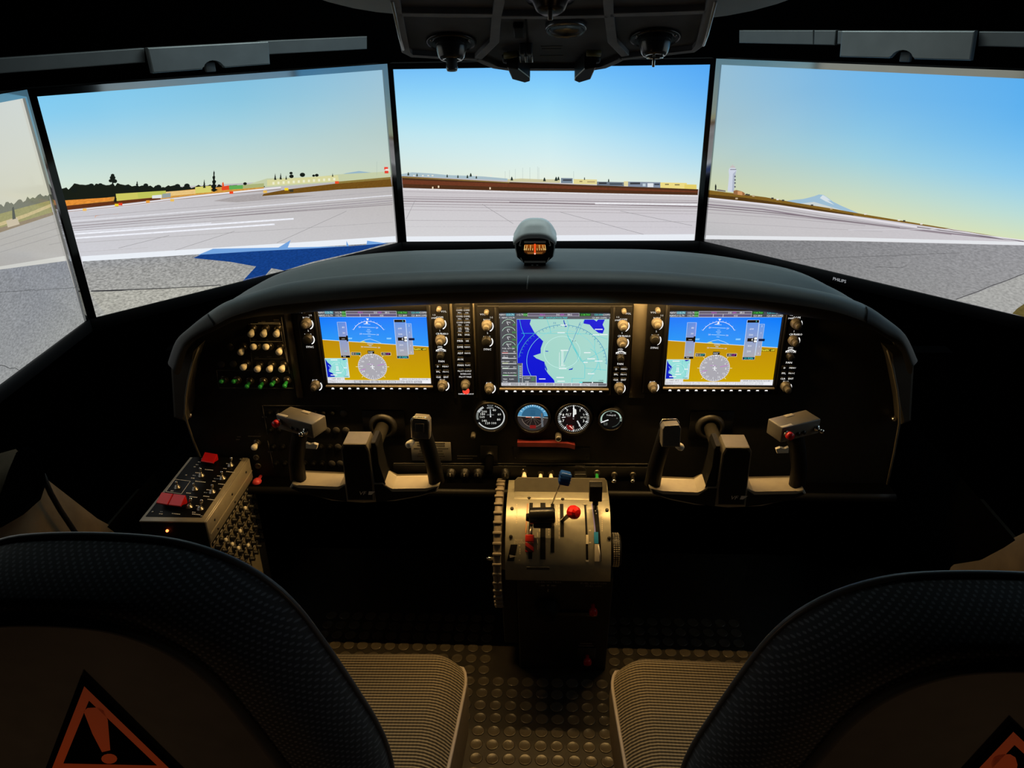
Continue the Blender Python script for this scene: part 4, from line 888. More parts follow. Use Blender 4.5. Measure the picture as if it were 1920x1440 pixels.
    D.disc(hx, hy, hr, C(170, 168, 176), 44); D.arc(hx, hy, hr, 0, 360, 4, C(225, 225, 230), 48); D.ticks(hx, hy, hr-4, hr-18, range(0, 360, 10), 3, W_); D.ticks(hx, hy, hr+4, hr+24, range(0, 360, 45), 5, C(235, 235, 180))
    for k, t in enumerate(('N', '3', '6', 'E', '12', '15', 'S', '21', '24', 'W', '30', '33')):
        a = math.radians(90-30*k-3); D.text(t, hx+106*math.cos(a), hy-106*math.sin(a), 28, W_)
    D.path([(hx-120, hy+40), (hx-70, hy+22)], 4, MG_); D.path([(hx-50, hy-28), (hx+10, hy-28)], 4, C(190, 120, 205)); D.path([(hx+50, hy-14), (hx+120, hy-32)], 4, MG_)
    D.line((hx, hy-22), (hx, hy+22), 7, W_, 0, True); D.line((hx-20, hy), (hx+20, hy), 7, W_); D.line((hx-9, hy+20), (hx+9, hy+20), 5, W_); D.path([(hx+6, hy+16), (hx+18, hy+34)], 4, W_)
    for q in ((hx-24, hy-60), (hx-16, hy-30), (hx+34, hy+52)): D.disc(*q, 4, W_, 8)
    D.rect(428, 414, 492, 446, K_); D.text('003°', 460, 430, 30, W_); D.poly([(448, 446), (472, 446), (460, 460)], W_)
    for x, t, c in ((312, '007°', CY_), (606, '347°', MG_)):
        D.rect(x-44, 434, x+44, 462, K_); D.frame_rect(x-46, 432, x+46, 464, 3, C(235, 225, 190)); D.text('HDG' if x < 400 else 'CRS', x-20, 448, 20, W_); D.text(t, x+22, 448, 22, c)
    inset_map(D)
    D.rect(0, 710, 172, 734, C(225, 226, 230)); D.text('OAT   8°C', 86, 722, 20, K_); D.rect(716, 710, 1024, 734, C(225, 226, 230)); D.text('XPDR 1200 ALT R LCL 12:01:45', 868, 722, 19, K_)
    softbar(D, ('', 'INSET', '', 'PFD', '', 'CDI', 'DME', 'XPDR', 'IDENT', 'TMR/REF', 'NRST', '')); top_bar(D)
def mfd(D):
    LAND = C(164, 214, 204); SEA_ = C(8, 20, 210); LN = C(60, 205, 215); WL = C(205, 245, 240)
    D.poly([(150, 60), (1024, 60), (1024, 736), (150, 736)], [LAND, C(170, 216, 206), C(164, 218, 210), C(158, 212, 198)])
    def q(*pts): return [((x-527)/1062*1024, (y-130)/718*768) for x, y in pts]
    D.poly(q((688, 192), (830, 192), (818, 235), (865, 320), (950, 402), (925, 470), (925, 520), (850, 545), (880, 570), (962, 605), (970, 680), (1000, 725), (1060, 790), (1065, 820), (735, 820), (735, 620), (688, 620)), SEA_)
    D.poly(q((1345, 192), (1440, 192), (1465, 210), (1480, 192), (1545, 192), (1525, 240), (1545, 280), (1530, 325), (1490, 320), (1440, 285), (1400, 240), (1340, 230)), SEA_)
    D.poly(q((1150, 192), (1160, 225), (1180, 260), (1160, 262), (1145, 205)), C(20, 60, 190)); D.poly(q((970, 495), (1000, 497), (998, 505), (972, 503)), C(20, 60, 200)); D.poly(q((1205, 678), (1240, 668), (1250, 655), (1240, 683), (1205, 686)), C(20, 50, 190)); D.poly(q((965, 620), (990, 680), (985, 700), (968, 660)), C(20, 60, 200))
    for pts in (((720, 192), (735, 270), (765, 345), (700, 440), (690, 520)), ((735, 325), (1180, 325), (1340, 600), (1490, 590)), ((985, 192), (1010, 260), (1025, 325)), ((1180, 325), (1200, 250), (1180, 192)), ((1340, 600), (1365, 640), (1365, 770), (1240, 770), (1240, 820)), ((1365, 665), (1580, 685)), ((1350, 192), (1320, 250), (1285, 340)), ((1455, 340), (1455, 480), (1500, 590), (1520, 690)), ((1180, 325), (1420, 330), (1580, 380)), ((1340, 600), (1580, 470))):
        D.path(q(*pts), 3.2, LN)
    def circ(cx, cy, r, a0, a1, wd, c, n=36): D.path(q(*[(cx+r*math.cos(math.radians(a0+(a1-a0)*k/n)), cy-r*.88*math.sin(math.radians(a0+(a1-a0)*k/n))) for k in range(n+1)]), wd, c)
    circ(1135, 510, 178, 0, 360, 3.5, WL); circ(1135, 600, 350, -40, 220, 3.5, C(130, 215, 225)); circ(1040, 600, 255, 0, 40, 3, LN); circ(1330, 600, 165, -60, 60, 3, LN)
    circ(1140, 630, 440, 0, 170, 5, C(70, 150, 190), 60)
    D.up()
    for a in range(2, 170, 5):
        c, s = math.cos(math.radians(a)), math.sin(math.radians(a)); r0 = 412 if a % 3 == 0 else 422
        D.line(*q((1140+440*c, 630-440*.88*s), (1140+r0*c, 630-r0*.88*s)), 4, C(60, 130, 180))
    D.line(*q((1155, 610), (1310, 215)), 4, C(60, 130, 190), 0, True); D.line(*q((1185, 345), (1330, 600)), 5, C(70, 200, 205))
    D.path(q((1110, 510), (1110, 655), (1165, 655)), 3, W_); D.path(q((1135, 490), (1135, 640)), 5, W_); D.path(q((1148, 490), (1148, 640)), 4, C(230, 250, 250)); D.path(q((1125, 640), (1170, 640)), 5, W_)
    for t, x, y in (('#7', 1160, 490), ('#7', 1490, 285), ('#6', 1150, 245), ('#6', 1385, 512), ('#7', 1425, 572), ('#4', 1370, 608), ('#7', 1145, 672), ('#7', 1500, 595), ('#6', 1428, 722), ('#7', 1120, 762), ('#7', 1130, 800), ('#6', 940, 778), ('#6', 1465, 338), ('#7', 1540, 335)): D.text(t, *q((x, y))[0], 17, W_)
    D.text('33', *q((1060, 225))[0], 30, C(60, 130, 180)); D.text('N', *q((1305, 240))[0], 26, C(60, 130, 180)); D.text('#7', *q((1125, 318))[0], 16, W_)
    for x in (1240, 1262): D.disc(*q((x, 397))[0], 4, K_, 8)
    D.rect(0, 60, 158, 736, C(76, 78, 84)); D.line((158, 60), (158, 520), 4, C(170, 190, 200))
    for k, (t, v) in enumerate((('TRQ', '77'), ('ITT', '532'), ('NG', '796'), ('PROP', '52.5'))):
        y = 112+k*76; D.arc(82, y+6, 62, 15, 170, 4, C(190, 230, 205), 16, .85); D.text(t, 80, y-18, 20, W_); D.text(v, 132, y+10, 26, GN_); D.path([(80, y+10), (66, y-14)], 4, W_)
    D.text('FUEL QTY LBS', 76, 366, 19, W_)
    for y, a, b, c in ((410, 'OIL PSI', '85', C(225, 70, 60)), (462, 'OIL °C', '35', W_), (520, 'GEN AMPS', '112', C(190, 200, 120)), (574, 'BUS VOLT', '28.0', C(190, 220, 190)), (650, '', '', C(60, 190, 60))):
        D.text(a, 44, y-14, 17, W_); D.text(b, 132, y-10, 19, W_); D.line((12, y+8), (150, y+8), 5, W_, 0, True); D.line((14, y+2), (70, y+2), 5, c)
    D.text('FUEL FLOW PPH', 84, 628, 17, W_); D.text('122', 136, 650, 20, GN_); D.rect(156, 522, 206, 736, C(92, 98, 106)); D.line((206, 522), (206, 736), 3, W_)
    for k in range(7): D.line((176, 556+k*20), (198, 556+k*20), 5, W_, 0, True)
    D.path([(170, 545), (170, 730)], 4, C(90, 200, 220)); D.text('TRIM', 36, 696, 18, W_); D.text('FLAPS', 100, 696, 18, W_); D.text('NOSE', 36, 722, 18, W_); D.rect(206, 660, 340, 736, C(84, 92, 100)); D.frame_rect(206, 660, 340, 736, 3, W_)
    D.text('0.00NM', 250, 682, 19, W_); D.text('003°', 310, 704, 19, GN_); D.text('ENR', 250, 722, 19, W_); D.text('0FT', 310, 682, 19, GN_)
    D.rect(758, 722, 990, 734, K_); D.rect(758, 722, 788, 734, C(70, 220, 220)); D.rect(880, 720, 890, 735, W_); D.text('10NM', 966, 706, 20, K_)
    softbar(D, ('ENGINE', '', 'MAP', '', '', '', '', '', '', 'DCLTR', '', ''), C(104, 106, 112)); D.rect(939, 737, 1021, 765, C(104, 106, 112)); top_bar(D)
    D.rect(0, 32, 1024, 60, C(84, 88, 98)); D.text('MAP - NAVIGATION MAP', 500, 46, 24, CY_); D.text('NAV2 112.70', 80, 46, 22, W_); D.text('121.800 COM2', 930, 46, 22, W_)
yb = YP
r1, D1 = build_gdu((sx_m, yb, sz_m), 'centre avionics screen showing a blue and green moving map'); mfd(D1); D1.obj('screen_image', GART, r1)
xl = (aty(613.5, 719, YP-.008).x + aty(810.4, 719, YP-.008).x)/2; xr = (aty(1243.8, 719, YP-.008).x + aty(1451, 719, YP-.008).x)/2
r2, D2 = build_gdu((xl, yb, sz_m+.0042), 'left avionics screen with blue over brown horizon before the left yoke'); pfd(D2); D2.obj('screen_image', GART, r2)
r3, D3 = build_gdu((xr, yb, sz_m+.0042), 'right avionics screen with blue over brown horizon before the right yoke'); pfd(D3); D3.obj('screen_image', GART, r3)
print('gdu x', xl, sx_m, xr)

# ---- audio panel
a, c = aty(852, 569, YP-.012), aty(889, 746, YP-.012)
ap = thing('audio_panel', ((a.x+c.x)/2, YP, (a.z+c.z)/2), 'narrow black audio panel with two columns of lit buttons', 'audio panel')
F = frame((0, YP, 0), (1, 0, 0), (0, 0, 1), (0, -1, 0))
mb = MB(); mb.box(a.x, c.x, c.z, a.z, 0, .012, F, .002); mb.obj('faceplate', GB, ap)
rows_ = (('COM1', 'COM1'), ('COM2', 'COM2'), ('COM3', 'COM3'), ('1/2', 'TEL'), ('PA', 'SPKR'), ('MKR', 'HI'), ('DME', 'NAV1'), ('ADF', 'NAV2'), ('AUX', ''), ('MAN', 'PLAY'), ('PILOT', 'COPLT'))
mbT = MB()
for k, (t1, t2) in enumerate(rows_):
    py = 581 + k*11.5 if k < 9 else (684 if k == 9 else 695)
    for j, t in enumerate((t1, t2)):
        if not t: continue
        p = aty(861.5+13.5*j+k*.25, py, YP-.012)
        mb = MB(); mb.box(p.x-.0058, p.x+.0058, p.z-.0048, p.z+.0048, .011, .0135, F, .0012); mb.obj('button', M_BLACK, ap)
        vs, fs = text_geo(t); h = .0056 if len(t) < 4 else .0044
        mbT._add([(p.x+vx*h*1.05, p.z+vy*h, .0139) for vx, vy in vs], fs, F)
        if k < 4:
            vs, fs = text_geo('MIC' if j == 0 else 'ON'); mbT._add([(p.x+vx*.004, p.z+vy*.004-.0052, .0139) for vx, vy in vs], fs, F)
for t, x, y, h in (('INTERCOM', 873, 701, .0042), ('PILOT PASS', 872.5, 706.5, .0050), ('DISPLAY BACKUP', 874, 738.5, .0040)):
    p = aty(x, y, YP-.012); vs, fs = text_geo(t); mbT._add([(p.x+vx*h*1.0, p.z+vy*h, .0124) for vx, vy in vs], fs, F)
mbT.obj('legend', M_LIT, ap)
p = aty(873, 719, YP-.012); mb = MB(); mb.lathe([(.0092, 0), (.0088, .011), (.0075, .012), (.0060, .012), (.0056, .022), (.0001, .0225)], axis(p, (0, -1, 0)), 18); mb.obj('knob', M_KNOB, ap)
p = aty(874, 732.5, YP-.012); mb = MB(); mb.lathe([(.0068, 0), (.0068, .003), (.0058, .005), (.0001, .0062)], axis(p, (0, -1, 0)), 18); mb.obj('backup_button', M_REDLIT, ap, 'glowing red round button')
# gold filler plates between the units
FILL = mat('filler_plate', (.060, .054, .042), .4, .2, .4, .1, 50)
for x0, x1 in ((543.5, 557.5), (848, 852), (889.5, 893), (1188, 1208)):
    a, c = on_panel(x0, 570), on_panel(x1, 745); mb = MB(); mb.box(a.x, c.x, YP-.004, YP, c.z, a.z+.01, None, .0012, 1); mb.obj('filler_plate', FILL, ip)

# ================================================================== ROUND GAUGES
DIALM = screen_mat('dial_face', 1.0, 'NONE', False, .2, .3)
RING = mat('gauge_ring', (.005, .005, .006), .35, 0, .25, .05, 60)
GLASS = None
def gauge(name, px, py, r, label):
    p = aty(px, py, YP-.006); root = thing(name, (p.x, YP, p.z), label, 'gauge', 'round gauges under the avionics screens')
    mb = MB(); mb.lathe([(r*1.28, 0), (r*1.28, .002), (r*1.20, .004), (r*1.16, .011), (r*1.06, .013), (r*1.0, .011), (r*1.0, .004)], axis((p.x, YP, p.z), (0, -1, 0)), 40, True, False); mb.obj('ring', RING, root)
    D = Draw((p.x, YP-.005, p.z), (1, 0, 0), (0, 0, -1), (0, -1, 0), 1e-5, lambda a, b: (a*r/100, b*r/100))
    D.disc(0, 0, 101, C(9, 10, 11), 40); return root, D
def polar(a, r): return (r*math.sin(math.radians(a)), -r*math.cos(math.radians(a)))
rg = .0305
g, D = gauge('airspeed_gauge', 919.7, 781.5, rg, 'round airspeed gauge with white numerals, leftmost of the dials')
D.arc(0, 0, 93, 60, -150, 8, C(205, 208, 205), 30); D.arc(0, 0, 90, -165, -232, 14, C(120, 124, 120), 14); D.ticks(0, 0, 78, 99, [155-6*k for k in range(6)], 3.5, W_); D.ticks(0, 0, 84, 99, [100, 93, 86, 80, 66, 58, 50], 4.5, W_); D.poly([(-16, -98), (16, -98), (14, -64), (-14, -64)], C(70, 74, 74))
for t, x, y in (('200', -42, -38), ('180', -54, -19), ('160', -58, 3), ('140', -44, 32), ('120', -22, 50), ('100', 20, 50), ('80', 55, 22), ('60', 60, -18), ('40', 27, -50)): D.text(t, x, y, 25, C(225, 226, 220))
D.text('KNOTS', 0, -66, 14, C(210, 212, 210)); D.text('AIRSPEED', 0, -14, 12, C(150, 152, 150)); D.poly([(-4, 4), (4, 4), (2.5, -56), (-2.5, -56)], C(190, 195, 195)); D.disc(0, 0, 5, C(230, 230, 230), 12); D.obj('dial', DIALM, g)
mb = MB(); p = aty(888, 813, YP-.006); mb.lathe([(.005, 0), (.005, .014), (.0045, .016), (.0001, .016)], axis(p, (0, -1, 0)), 14); mb.obj('knob', M_KNOB, g)
g, D = gauge('attitude_gauge', 999, 782.5, .0315, 'round attitude gauge, blue over dark brown with an orange wing bar')
D.poly([(100*math.cos(math.radians(a)), -100*math.sin(math.radians(a))) for a in range(4, 178, 6)]+[(-100, -6)], C(84, 150, 190)); D.poly([(-100, -6), (100, 4)]+[(100*math.cos(math.radians(a)), 100*math.sin(math.radians(a))) for a in range(6, 180, 6)], C(52, 46, 44))
D.disc(0, 0, 74, C(48, 96, 128), 36); D.poly([(-74, -2), (74, 2)]+[(74*math.cos(math.radians(a)), 74*math.sin(math.radians(a))) for a in range(4, 180, 6)], C(34, 26, 24)); D.line((-99, -7), (99, 5), 3, C(190, 205, 205), 0, True)
D.ticks(0, 0, 80, 97, (30, 45, 60, 70, 80, 90, 100, 110, 120, 135, 150), 4, C(190, 225, 240)); D.poly([(-6, -98), (6, -98), (0, -80)], W_); D.arc(0, 0, 72, 190, 350, 4, C(120, 104, 92), 24)
for y in (-44, -30, -18): D.line((-16, y), (16, y), 3, C(20, 60, 90), 0, True)
for a in (120, 140, 160, 200, 220, 240): D.line((0, 0), polar(a, 64), 1.6, C(110, 96, 86), 0, True)
D.line((-46, 0), (-14, 0), 6, C(240, 120, 90), 0, True); D.line((14, 0), (46, 0), 6, C(240, 120, 90)); D.line((-46, -2), (46, -2), 2, C(250, 220, 200), 0, True); D.disc(0, 0, 5, W_, 10); D.rect(-20, 60, 20, 84, C(120, 26, 24)); D.poly([(52, -30), (64, -30), (70, 70), (56, 74)], C(96, 100, 104)); D.obj('dial', DIALM, g)
g, D = gauge('altimeter_gauge', 1075.3, 784, .0325, 'round altimeter gauge with white digits and a red glint')
D.ticks(0, 0, 84, 99, [90-7.2*k for k in range(50)], 3.5, C(225, 226, 222)); D.ticks(0, 0, 80, 99, [90-36*k for k in range(10)], 6, W_)
for k in range(10): D.text(str(k), *polar(36*k, 68), 27, C(238, 238, 232))
D.text('ALT', -32, -26, 22, C(225, 226, 222)); D.text('FEET', -30, -12, 12, C(160, 160, 158)); D.rect(44, -16, 78, 6, C(20, 20, 20)); D.text('29.92', 62, -5, 17, C(225, 225, 215)); D.poly([(-4, 8), (4, 8), (3, -88), (-3, -88)], W_); D.poly([(2, -20), (18, -28), (16, -60), (6, -66), (-2, -40)], C(226, 226, 222))
D.poly([(20, 22), (28, 18), (46, 54), (38, 56)], C(200, 202, 200)); D.poly([(-46, 52), (-10, 50), (4, 78), (-6, 92), (-34, 84)], C(110, 14, 16)); D.poly([(-28, 58), (-20, 56), (0, 78), (-6, 80)], C(255, 190, 170)); D.disc(0, 0, 7, C(40, 40, 40), 12); D.line((-74, -2), (-50, -6), 5, W_, 0, True); D.obj('dial', DIALM, g)
mb = MB(); p = aty(1047, 815, YP-.006); mb.lathe([(.0065, 0), (.0065, .018), (.0060, .0195), (.0045, .0195), (.0045, .015), (.0001, .015)], axis(p, (0, -1, 0)), 18); mb.obj('knob', M_STEEL, g)
g, D = gauge('torque_gauge', 1145.6, 786, .0225, 'small round torque gauge, rightmost of the dials')
D.arc(0, 0, 88, 195, 5, 10, C(150, 186, 170), 28); D.ticks(0, 0, 80, 101, [195-9*k for k in range(24)], 4.5, C(214, 232, 220)); D.arc(0, 0, 84, 0, -80, 6, C(70, 80, 76), 12)
D.text('TORQUE', 0, -38, 21, C(230, 232, 228)); D.text('FT-LB', -48, 44, 15, C(150, 156, 150)); D.text('X100', -46, 60, 15, C(150, 156, 150)); D.text('10', -2, -66, 15, C(210, 220, 214)); D.text('20', 56, -8, 15, C(140, 146, 142)); D.poly([(-20, 14), (-26, 4), (-92, 34), (-88, 42)], W_); D.obj('dial', DIALM, g)
M_CPRINT = mat('white_print', (.80, .78, .72), .5)

# ================================================================== CONTROL YOKES
YK = mat('yoke_black', (.13, .12, .10), .40, 0, .5, .08, 60, .05, 900)
YGRIP = mat('yoke_grip', (.005, .005, .005), .55, 0, .15, .1, 60)
def yoke(x0, s, label, zc, logo_dx):
    root = thing('control_yoke', (x0, 1.22, .52), label, 'yoke', 'control yokes')
    X = lambda d: x0 + s*d
    mb = MB(); mb.lathe([(.030, 0), (.030, .004), (.026, .010), (.020, .012), (.019, .004), (.017, .004)], axis((x0, YP, zc), (0, -1, 0)), 28, True, False); mb.obj('collar', mat('collar_rubber', (.018, .017, .015), .45, 0, .5), root)
    mb = MB(); mb.box(x0-.042, x0+.046, YP-.003, YP, zc-.03, zc+.036, None, .001, 1); mb.obj('backing_plate', M_BLACK, root)
    mb = MB(); mb.cyl((x0, YP-.002, zc), (X(.004), 1.235, zc+.012), .0135, .0135, 20); mb.obj('shaft', mat('shaft_metal', (.22, .205, .175), .25, .85), root)
    Fy = frame((x0, 1.20, 0), (s, 0, 0), (0, 0, 1), (0, 1, 0))
    # centre hub: front block with a flat lit top and a narrow side cheek
    mb = MB(); mb.prism([(-.030, .522), (.022, .522), (.024, .560), (.023, .632), (.018, .645), (-.024, .645), (-.029, .636)], -.005, .044, Fy, .003); mb.obj('hub', YK, root)
    mb = MB(); mb.prism([(.025, .525), (.050, .535), (.040, .565), (.036, .600), (.036, .636), (.033, .644), (.025, .644)], .002, .05, Fy, .003); mb.obj('hub_cheek', YGRIP, root)  # dark grip colour stands in for the cheek's unlit side
    # lower bar sweeping out to both horns
    bar = [(-.120, .549), (-.045, .546), (-.034, .556), (.040, .560), (.056, .543), (.120, .545), (.146, .556), (.140, .541), (.105, .530), (.06, .520), (.0, .513), (-.06, .519), (-.11, .531), (-.138, .546), (-.132, .556)]
    mb = MB(); mb.prism(bar, .0, .050, Fy, .004); mb.obj('lower_bar', mat('lit_bar_tone', (.36, .33, .27), .4, 0, .5, .06, 60), root)  # bar paler than the hub to paint in the stronger light on it
    mb = MB(); mb.prism([(-.027, .526), (.019, .526), (.021, .560), (.020, .630), (.015, .641), (-.021, .641), (-.026, .633)], -.0062, -.0048, Fy); mb.obj('hub_front_shade', M_BLACK, root)  # added black plate paints the hub's unlit front
    for q_ in ([(-.032, .553), (-.045, .543), (-.120, .546), (-.130, .551), (-.134, .546), (-.11, .534), (-.06, .522), (-.032, .518)], [(.024, .517), (.06, .523), (.105, .533), (.137, .543), (.141, .552), (.120, .542), (.056, .540), (.040, .556), (.024, .556)]):
        mb = MB(); mb.prism(q_, -.0012, .0004, Fy); mb.obj('bar_front_shade', M_BLACK, root)  # added black plates paint the bar's unlit front
    # short horn (towards the aircraft centre line)
    mb = MB(); mb.tube([(X(.137), 1.224, .548), (X(.134), 1.222, .585), (X(.127), 1.220, .625), (X(.121), 1.217, .660), (X(.119), 1.214, .672)], [.0150, .0142, .0140, .0138, .0135], 14); mb.obj('grip', YGRIP, root)
    Fh = frame((X(.1185), 1.196, .682), (s, 0, 0), (0, .25, .97))
    mb = MB(); mb.prism([(-.015, -.022), (.016, -.022), (.0165, .010), (.013, .016), (-.011, .018), (-.015, .012)], -.030 if s > 0 else .030, 0, frame((X(.1185), 1.196, .680), (s, 0, 0), (0, .2, .98), (0, -.98, .2)), .002)
    hd = mb.obj('grip_head', YK, root)
    Fb = frame((X(.1185), 1.196, .682), (1, 0, 0), (0, .2, .98), (0, -.98, .2))
    mb = MB()
    if s > 0: mb.box(-.008, .008, -.010, .007, 0, .004, Fb, .0015)
    else: mb.lathe([(.0085, 0), (.0085, .003), (.007, .0045), (.0001, .0048)], Fb @ Matrix.Translation((0, -.002, 0)), 20)
    mb.obj('push_button', M_KNOB, hd)
    mb = MB(); pts = [(-.015, -.020), (-.0155, .012), (-.011, .018), (.013, .017), (.0165, .010), (.0165, -.020)]
    mb.tube([Fb @ Vector((s*a, b, .001)) for a, b in pts], .0011, 6); mb.obj('edge_trim', M_CHROME, hd)
    mb = MB(); mb.lathe([(.004, 0), (.0062, .004), (.0066, .012), (.005, .016), (.0001, .017)], axis((X(.106), 1.190, .655), (-s*.55, -.8, -.1)), 14); mb.obj('trigger', M_CREAM, root)
    # tall outer horn with the wide switch head
    mb = MB(); mb.tube([(X(-.128), 1.226, .550), (X(-.125), 1.222, .590), (X(-.115), 1.216, .630), (X(-.104), 1.208, .660), (X(-.100), 1.203, .674)], [.0150, .0142, .0142, .0145, .0145], 14); mb.obj('grip', YGRIP, root)
    a = math.radians(-25); u = Vector((s*math.cos(a), math.sin(a), 0)); c = Vector((X(-.0955), 1.2015, .688))
    Fq = frame(c, u, (0, 0, 1), Vector((s*math.sin(a), -math.cos(a), 0)))
    mb = MB(); mb.box(-.041, .041, -.016, .0125, -.019, .019, Fq, .002); hd = mb.obj('switch_head', YK, root)
    mb = MB(); mb.box(-.008, .010, .0122, .0134, -.017, -.009, Fq, .0004, 1); mb.obj('head_badge', M_PRINT, hd)
    mb = MB(); mb.box(*((-.041, -.018) if s > 0 else (.018, .041)), .0118, .0132, .012, .0188, Fq, .0004, 1); mb.obj('head_badge', M_PRINT, hd)
    mb = MB(); mb.lathe([(.0055, .018), (.0055, .026)], Fq @ Matrix.Translation((-s*.033, .0015, 0)), 18); mb.obj('button_stem', M_STEEL, hd)
    mb = MB(); mb.lathe([(.0066, .026), (.0070, .030), (.0062, .034), (.0001, .0352)], Fq @ Matrix.Translation((-s*.033, .0015, 0)), 18); mb.obj('red_button', M_RED, hd, 'round red push button')
    mb = MB(); mb.lathe([(.006, .018), (.006, .022), (.004, .0225), (.003, .029), (.0045, .031), (.0035, .035), (.0001, .0355)], Fq @ Matrix.Translation((s*.026 if s > 0 else -.034, -.004, 0)), 14); mb.obj('trim_switch', M_CHROME, hd)
    for dx in (-.006, .006):
        mb = MB(); mb.lathe([(.0035, .018), (.0035, .022), (.0001, .0225)], Fq @ Matrix.Translation((dx, -.006, 0)), 10); mb.obj('small_button', M_DKNOB, hd)
    mb = MB(); mb.prism([(-.011, -.005), (.008, -.006), (.011, .002), (.004, .005), (-.004, .002), (-.010, .006)], 0, .008, frame((X(-.074), 1.182, .652), (s, 0, 0), (0, .1, 1), (0, -1, .1)), .001); mb.obj('thumb_switch', M_CREAM, root)
    # emblem on the hub: three slanted letters with a trailing stroke
    mb = MB(); vs, fs = text_geo('VF'); h = .011
    Fl = frame((x0 + logo_dx, 1.1934, .541), (1, 0, 0), (0, 0, 1), (0, -1, 0))
    mb._add([(vx*h*1.1+vy*h*.3-.004, vy*h, 0) for vx, vy in vs], fs, Fl)
    mb._add([(.006, -.0036, 0), (.012, -.0036, 0), (.020, .0040, 0), (.008, .0040, 0)], [(0, 1, 2, 3)], Fl)
    mb.obj('emblem', M_CPRINT, root, 'small grey slanted emblem'); return root
yoke(-.347, 1, 'left black control yoke with red button on its outer horn', .565, .006)
yoke(.330, -1, 'right black control yoke with red button on its outer horn', .569, .012)

# ================================================================== LEFT SWITCH CONSOLE
zc = .49
q = {k: atz(*v, zc) for k, v in dict(bl=(364, 846), br=(459, 861), fl=(268, 970), fr=(384, 984)).items()}
xL, xR = (q['bl'].x+q['fl'].x)/2, (q['br'].x+q['fr'].x)/2; yF = (q['fl'].y+q['fr'].y)/2; yB = YP-.012
con = thing('switch_console', ((xL+xR)/2, (yF+yB)/2, .05), 'metal side console with chrome toggles and red switch guards left of the left seat', 'console')
CM = mat('console_metal', (.40, .36, .28), .42, .35, .5, .06, 60)
mb = MB(); mb.box(xL, xR, yF, yB, .05, zc-.004, None, .002); mb.obj('body', M_BLACK, con)
mb = MB(); mb.box(xL-.001, xR+.001, yF-.001, yB, zc-.004, zc, None, .0015, 1); mb.obj('top_frame', CM, con)
mb = MB(); mb.box(xR-.001, xR+.0035, yF-.001, yB, zc-.050, zc-.001, None, .0015, 1); mb.obj('side_flange', CM, con)
mb = MB(); mb.box(xR+.0034, xR+.0042, yF+.004, yB, zc-.0335, zc-.0315); mb.obj('flange_ridge', mat('ridge_metal', (.55, .5, .4), .4, .4), con)
mb = MB(); mb.box(xL+.006, xR-.010, yF+.012, yB-.002, zc, zc+.0014, None, .0012, 1); mb.obj('faceplate', GB, con)
for yy, zz in ((yF+.03, zc-.018), (yF+.035, zc-.042), (yF+.12, zc-.020), (yF+.125, zc-.042), (yF+.20, zc-.018)):
    mb = MB(); mb.lathe([(.0026, 0), (.0026, .001), (.001, .0018), (.0001, .0018)], axis((xR+.0034, yy, zz), (1, 0, 0)), 10); mb.obj('screw', M_DKNOB, con)
def ctoggle(bx, by, tx, ty):
    b = atz(bx, by, zc+.0014); mb = MB(); mb.lathe([(.0068, 0), (.0068, .0015), (.0052, .002), (.0045, .005), (.003, .006)], axis(b, (0, 0, 1)), 16); o = mb.obj('toggle_switch', M_STEEL, con)
    t = aty(tx, ty, b.y+.002); mb = MB(); d = (t-b).normalized(); L = (t-b).length
    mb.lathe([(.0018, .003), (.0024, L*.8), (.0030, L), (.0020, L+.002), (.0001, L+.0025)], axis(b, d), 10); mb.obj('lever', M_CHROME, o)
for a in ((432.5, 873.3, 433.8, 859), (377.5, 892.5, 375.8, 878.5), (417.5, 897.5, 415.5, 885), (332.5, 914.5, 330.5, 904), (365.8, 918, 363, 907.5), (398, 923.5, 398, 910), (355, 951, 357.5, 935.5), (375.8, 955, 378, 938.5)): ctoggle(*a)
RG = mat('guard_red', (.55, .010, .012), .28, 0, .5, .05, 60)
def guard(pxs, hgt, label=None):
    """hinged guard: sloping lid over two side cheeks, outline from photo points on the plate"""
    a, b, c, d = [atz(x, y, zc+.0014) for x, y in pxs]
    up = Vector((0, 0, hgt)); mb = MB()
    A0, B0, C0, D0 = a, b, c, d
    A1, B1 = a+up*1.0, b+up*1.0; C1, D1 = c+up*.80, d+up*.80
    t = .25
    mb._add([A1, B1, C1, D1, A1-Vector((0, 0, .003)), B1-Vector((0, 0, .003)), C1-Vector((0, 0, .003)), D1-Vector((0, 0, .003))], [(0, 1, 2, 3), (7, 6, 5, 4), (0, 4, 5, 1), (1, 5, 6, 2), (2, 6, 7, 3), (3, 7, 4, 0)])
    for p0, p1, q0, q1 in ((A1, A0, D1, D0), (B1, B0, C1, C0)):
        sx = Vector((.0025, 0, 0)) if p0 is A1 else Vector((-.0025, 0, 0)); m0 = p1*.3+p0*.7; 
        mb._add([p0, p1, q1*.15+p1*.85, q0, p0+sx, p1+sx, (q1*.15+p1*.85)+sx, q0+sx], [(0, 1, 2, 3), (7, 6, 5, 4), (0, 4, 5, 1), (1, 5, 6, 2), (2, 6, 7, 3), (3, 7, 4, 0)])
    o = mb.obj('switch_guard', RG, con, label); bv = o.modifiers.new('b', 'BEVEL'); bv.width = .0012; bv.segments = 2
    return o
guard([(386, 857), (410, 861), (402, 876), (378, 872)], .013, 'red hinged switch guard')
guard([(306, 936), (328, 939), (317, 957), (295, 953)], .017); guard([(329, 939), (352, 942), (342, 960), (318, 957)], .017)
def cprint(pts, wd):
    qq = [atz(x, y, zc+.0016) for x, y in pts]; mb = MB()
    for a, b in zip(qq, qq[1:]):
        d = (b-a).normalized(); sd = d.cross(Vector((0, 0, 1)))*wd/2; mb._add([a+sd, b+sd, b-sd, a-sd], [(0, 1, 2, 3)])
    return mb
